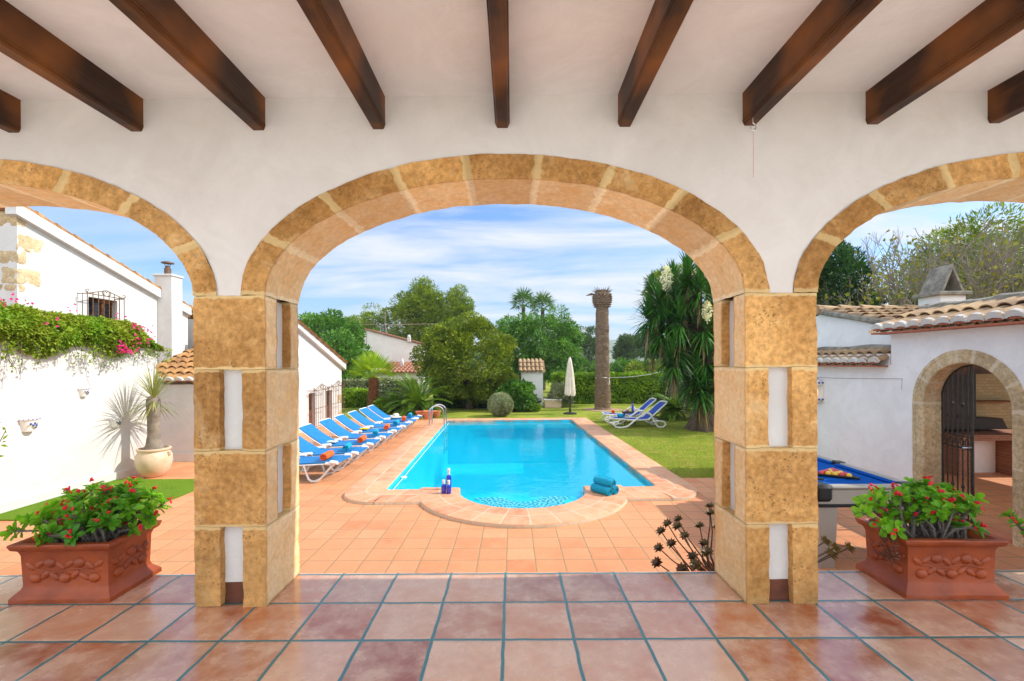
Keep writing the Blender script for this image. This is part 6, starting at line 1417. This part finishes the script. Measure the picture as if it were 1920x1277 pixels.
# ---------------------------------------------------------------- moulded terracotta planters in the arcade
def planter(loc, rz, label, seed):
    root = thing('trough_planter', label, 'planter', loc, rz, group='moulded terracotta trough planters'); W, D, H = .555, .36, .385
    mb = MB(); prof = [(0, 1.16), (.03, 1.16), (.045, 1.12), (.075, 1.03), (.1, 1.0), (.30, 1.02), (.33, 1.05), (.345, 1.13), (.375, 1.17), (.385, 1.16)]
    def ring(f, z, inn=0): ex = (f - 1) * .3; return [(sx * (W / 2 + ex - inn), sy * (D / 2 + ex - inn), z) for sx, sy in ((-1, -1), (1, -1), (1, 1), (-1, 1))]
    # subdivide each side for slight hand-made wobble
    def rs_(f, z, inn=0):
        q = ring(f, z, inn); out = []
        for i in range(4):
            a, b = Vector(q[i]), Vector(q[(i + 1) % 4])
            for k in range(8): out.append(wobble(a.lerp(b, k / 8) + Vector((seed, 0, 0)), .003, 6) - Vector((seed, 0, 0)))
        return out
    V = []; 
    for z, f in prof: V += rs_(f, z)
    V += rs_(1.16, H, .035); V += rs_(1.0, H - .04, .035)
    n = 32; nr = len(prof) + 2; mb.add(V, [(i * n + k, i * n + (k + 1) % n, (i + 1) * n + (k + 1) % n, (i + 1) * n + k) for i in range(nr - 1) for k in range(n)] + [tuple(range(n))[::-1]]); mb.build('trough', M['terracotta'], root, smooth=True)
    mb = MB(); mb.box((0, 0, H - .06), (W - .06, D - .06, .03)); mb.build('soil', M['soil'], root)
    # relief garland: stem, fruit and leaves on every face
    mb = MB()
    for face in range(4):
        Wf = W if face % 2 == 0 else D; off = (D if face % 2 == 0 else W) / 2 + .0; Rz = Matrix.Rotation(face * math.pi / 2, 3, 'Z'); n_ = 5 if face % 2 == 0 else 3
        T = lambda x, z, o_=0: Rz @ Vector((x, -(off + .004 + o_), z))
        mb.tube([T(x, .2 + .012 * math.sin(x * 22)) for x in np.linspace(-Wf * .42, Wf * .42, 14)], .006, 6)
        for i in range(n_):
            x = (-.5 + (i + .5) / n_) * Wf * .86; s = 1 if i % 2 == 0 else -1
            mb.ell(T(x, .2 - .05 * s, -.004), (.04, .026, .034), 12, 8, Rz)
            for dx_, dz_, an in ((.028, .04, 35), (-.03, .03, 140)):
                mb.ell(T(x + dx_, .2 + dz_ * s, -.002), (.042, .015, .02), 10, 6, Rz @ Matrix.Rotation(-R(an) * s, 3, 'Y'))
    mb.build('garland_relief', M['terracotta'], root, smooth='all'); return root
pA = gp(116, 1131, 0); pB = gp(1795, 1127, 0)
PLX = [(-2.975, 3.20), (2.90, 3.19)]
PA = planter((PLX[0][0], PLX[0][1], .0), R(1.5), 'terracotta trough planter with fruit garland relief left of the left pier', 1)
PB = planter((PLX[1][0], PLX[1][1], .0), R(-1.5), 'terracotta trough planter with fruit garland relief right of the right pier', 5)
M['leaf_eu'] = leafmat('spurge_leaf', srgb(104, 176, 34), srgb(156, 208, 60), srgb(66, 138, 46), rough=.35, trans=.45); M['stem_eu'] = simple('thorny_grey_stem', srgb(128, 120, 112), srgb(78, 68, 64), 60, .9, .8, 80)
def spurge(loc, rz, label, seed, stems, spread=(.3, .2)):
    root = thing('crown_of_thorns', label, 'plant', loc, rz, group='flowering spurge plants'); random.seed(seed); rs.seed(seed); mb = MB(); P = []; D = []; Nn = []; FP = []
    for i in range(stems[0]):
        bx, by = random.uniform(-.2, .2), random.uniform(-.11, .11); ex, ey = bx * 1.4 + random.uniform(-1, 1) * spread[0] * .55, by * 1.3 + random.uniform(-1, 1) * spread[1] * .6; h_ = random.uniform(.06, .3) * (1.15 - .6 * (ex / .5) ** 2)
        if i < len(stems[1]): ex, ey, h_ = stems[1][i]; bx, by = ex * .35, ey * .4
        b = Vector((bx, by, -.02)); e = Vector((ex, ey, h_)); m_ = b.lerp(e, .5) + Vector((random.uniform(-.03, .03), random.uniform(-.03, .03), .03)); pts = [b, b.lerp(m_, .6), m_, m_.lerp(e, .6), e]
        mb.tube(pts, [.0085, .008, .0072, .0065, .005], 6)
        for k in range(36):      # thorns
            s = random.random(); q_ = b.lerp(m_, s * 2) if s < .5 else m_.lerp(e, s * 2 - 1); u = Vector(unit(1)[0]); mb.tube([q_, q_ + u * .022], [.0022, .0004], 3, cap=False)
        tg = np.array((e - m_).normalized()); nlf = random.randint(14, 22)
        for k in range(nlf):
            s = 1 - .35 * random.random() ** 1.5; q_ = np.array(m_.lerp(e, s)); rd = unit(1)[0]; rd = rd - tg * rd.dot(tg); rd /= np.linalg.norm(rd) + 1e-6; el = random.uniform(.1, 1.); dd = rd * (1 - el * .5) + tg * el * .9 + np.array((0, 0, .12)); P.append(q_ + rd * .006); D.append(dd); Nn.append(tg - rd * el * .8)
        if random.random() < .7:
            c = np.array(e) + tg * .03 + unit(1)[0] * .015
            FP.append([c + unit(1)[0] * .022 for k in range(random.randint(2, 4))])
    mb.build('stems', M['stem_eu'], root, smooth=True)
    # obovate leaves: 8-gon fans, wider near the tip
    P, D, Nn = map(np.array, (P, D, Nn)); D /= np.linalg.norm(D, axis=1)[:, None]; S = np.cross(D, Nn); S /= np.linalg.norm(S, axis=1)[:, None] + 1e-9; U = np.cross(S, D)
    ln = (.042 + .034 * rs.rand(len(P)))[:, None]; prof = [(0, 0), (.3, .13), (.6, .24), (.85, .25), (1, .1)]; ml = MB(); rows_ = []
    for t_, wv_ in prof: rows_.append([P + D * ln * t_ + S * ln * wv_ * k_ + U * ln * (.12 * abs(k_) - .28 * t_ * t_) for k_ in (-1, 0, 1)])
    V = np.stack([r_[j] for r_ in rows_ for j in range(3)], 1).reshape(-1, 3); n = len(P); bs = (np.arange(n) * 15)[:, None]; Q = []
    for i in range(4):
        for j in range(2): Q.append(bs + np.array([[i * 3 + j, i * 3 + j + 1, (i + 1) * 3 + j + 1, (i + 1) * 3 + j]]))
    ml.arr(V, np.concatenate(Q, 0)); ml.build('leaves', M['leaf_eu'], root, smooth='all')
    for fc_ in FP:
      mf = MB()
      for c in fc_:
        ax = unit(1)[0]; ax[2] = abs(ax[2]); 
        for s in (-1, 1): u = Vector(np.cross(ax, unit(1)[0])).normalized(); mf.ell(Vector(c) + u * .008 * s, (.0115, .0115, .004), 8, 4, Vector(ax).to_track_quat('Z', 'Y').to_matrix())
      mf.build('flower_cluster', M['flower_red'], root, smooth='all')
    return root
spurge((PLX[0][0], PLX[0][1], .345), R(1.5), 'red flowering crown of thorns with bright green leaves in the left trough', 4, (76, [(-.5, -.02, .06), (-.44, 0, .12), (.38, .06, .13), (.28, .1, .26), (.3, -.02, .2), (-.3, .05, .2)]))
spurge((PLX[1][0] + .0, PLX[1][1], .345), R(-1.5), 'red flowering crown of thorns leaning left out of the right trough', 9, (64, [(-.48, -.04, .16), (-.42, .03, .2), (-.36, -.08, .08), (.22, .05, .2), (-.1, .08, .26), (.05, .05, .27)]))
# fallen dried flowers on the front of the right trough
mb = MB(); random.seed(8)
for i in range(70): x = 2.58 + random.uniform(-.0, .05); y = 2.96 + random.uniform(.05, .2); z = .3 + random.uniform(-.1, .08); mb.ell((2.565 - random.random() * .02, y, z), (.012, .012, .01), 6, 4)
o = mb.build('dried_flower_clump', simple('dry_brown_flower', srgb(112, 62, 40), srgb(84, 46, 30), 60, .95), smooth=False); tag(o, 'clump of dried brown flowers clinging to the rim of the right trough', 'dried flowers')
# twig poking in at the left edge
tw = thing('citrus_shrub', 'leafy light green twigs entering the frame before the left garden wall', 'shrub', (-5.16, 4.15, G + .12)); mb = MB(); P = []; D = []; Nn = []; random.seed(2)
for i in range(26):
    e = Vector((random.uniform(-.35, .28), random.uniform(-.3, .3), random.uniform(.75, 1.62))); 
    if i < 5: e = Vector((.30 - .03 * i, -.02, 1.28 + .1 * i))
    mb.tube([(0, 0, 0), e * .5 + Vector((-.05, 0, .1)), e], [.014, .008, .003], 5)
    for k in range(16): s = random.uniform(.65, 1.02); P.append(np.array(e * s)); D.append(unit(1)[0] + np.array(e.normalized()) * .7); Nn.append(unit(1)[0] + np.array((0, 0, 1)))
mb.build('stem', M['bark'], tw); P, D, Nn = map(np.array, (P, D, Nn)); V, Q = leaf_quads(P, D, Nn, np.full(len(P), .075), .026); mb = MB(); mb.arr(V, Q); mb.build('leaves', M['leaf_bright'], tw)
# second crown of thorns just entering on the right
spurge((4.74, 3.95, -.03), 0, 'red flowering crown of thorns entering at the right edge', 14, (16, [(-.2, 0, .2), (-.22, 0, .08), (-.16, .05, .26)]), (.16, .16))
rp_ = thing('terracotta_pot', 'tall terracotta pot at the right edge under a flowering spurge', 'flower pot', (4.80, 3.95, G)); mb = MB(); mb.lathe(potlathe(.17, .24, .52), 24); mb.build('pot_body', M['terracotta_pot'], rp_, smooth=True)
# ---------------------------------------------------------------- aeonium behind the right pier
M['leaf_ae'] = leafmat('dark_rosette_leaf', srgb(112, 84, 62), srgb(84, 62, 44), srgb(110, 104, 52), rough=.45, trans=.1)
ae = thing('aeonium', 'dark branching aeonium with brown rosettes at the foot of the right pier', 'plant', (1.72, 3.82, G + .26)); mb = MB(); ml = MB(); random.seed(17)
tips_px = [(1233, 1056, 3.75), (1236, 1028, 3.72), (1240, 997, 3.75), (1252, 983, 3.75), (1260, 1020, 3.75), (1272, 975, 3.85), (1270, 988, 3.7), (1284, 1006, 3.75), (1312, 987, 3.9), (1332, 963, 3.8), (1331, 950, 3.9), (1320, 1020, 3.8), (1326, 1036, 3.7), (1305, 1060, 3.65), (1280, 1068, 3.65), (1300, 1045, 3.8),
           (1546, 1016, 3.8), (1564, 1028, 3.7), (1590, 1028, 3.72), (1556, 1040, 3.9), (1345, 990, 3.8), (1400, 1000, 3.8), (1450, 1010, 3.85), (1500, 1020, 3.8)]
for px, py, d in tips_px:
    e = dp(px, py, d) - Vector(ae.location); b = Vector((random.uniform(-.06, .06), random.uniform(-.05, .05), 0)); m_ = b.lerp(e, .45) + Vector((0, 0, -.06 - .1 * abs(e.x))); m2 = b.lerp(e, .8) + Vector((0, 0, -.05))
    m_ += Vector((random.uniform(-.05, .05), random.uniform(-.04, .04), 0)); mb.tube([b, b.lerp(m_, .6) + Vector((0, 0, -.02)), m_, m_.lerp(m2, .5), m2, e], [.013, .01, .008, .0065, .0055, .005], 7); ax = (e - m2).normalized(); sz = .052 if px < 1500 else .06
    if py > 1030: sz *= 1.15
    nl_ = 20; P = []; D = []; Nn = []
    for k in range(nl_):
        a = 2.4 * k; u = ax.orthogonal().normalized(); v__ = ax.cross(u); rd = u * math.cos(a) + v__ * math.sin(a); el = .9 - .8 * k / nl_; P.append((e - ax * .012 * k / nl_ * 1.)[:]); D.append((rd + ax * el)[:]); Nn.append((ax - rd * .4)[:])
    V, Q = leaf_quads(np.array(P), np.array(D), np.array(Nn), np.full(nl_, sz), sz * .62, .2); ml = MB(); ml.arr(V, Q); ml.build('rosette', M['leaf_ae'], ae)
mb.build('stems', M['bark'], ae, smooth=True)
ap = thing('terracotta_pot', 'terracotta pot of the dark aeonium hidden behind the right pier', 'flower pot', (1.72, 3.82, G)); mb = MB(); mb.lathe(potlathe(.14, .2, .3), 22); mb.build('pot_body', M['terracotta_pot'], ap, smooth=True)
# dark roof edge and cable at the far right
mb = MB(); mb.tube([dp(1876, 450, 22), dp(1935, 425, 17)], .02, 4); o = mb.build('service_cable', M['black']); tag(o, 'dark service cable crossing the sky at the far right', 'cable')
nh = thing('neighbour_house', 'red tiled roof edge of a neighbouring house at the far right', 'house', (0, 0, 0)); mb = MB(); a = dp(1898, 560, 18); mb.box((a.x + 1.6, 18.8, (a.z + G) / 2), (3.2, 1.6, a.z - G)); mb.build('wall', M['pinkish'], nh)
tile_roof('roof', nh, M['roof_red'], (a.x - .2, 17.9, a.z), (1, 0, 0), Vector((0, 1.6, .45)).normalized(), 16, 1.9, .22, .4, .09, ends=False)

# ---------------------------------------------------------------- air over the far ground
hz_ = MB(); hz_.box((0, 800, 34), (3400, 1900, 71)); hz_ = hz_.build('haze', None); hz_.data.materials.clear()
m = bpy.data.materials.new('pale_air'); m.use_nodes = True; t = m.node_tree; t.nodes.clear(); o = N(t, 'ShaderNodeOutputMaterial'); pv = N(t, 'ShaderNodeVolumePrincipled', inp={'Density': .0005})
pv.inputs['Color'].default_value = (.86, .92, 1, 1); L(t, pv.outputs[0], o.inputs['Volume']); hz_.data.materials.append(m); tag(hz_, 'thin pale summer haze over the far hills', 'haze', kind='stuff')
hz_.display_type = 'WIRE'
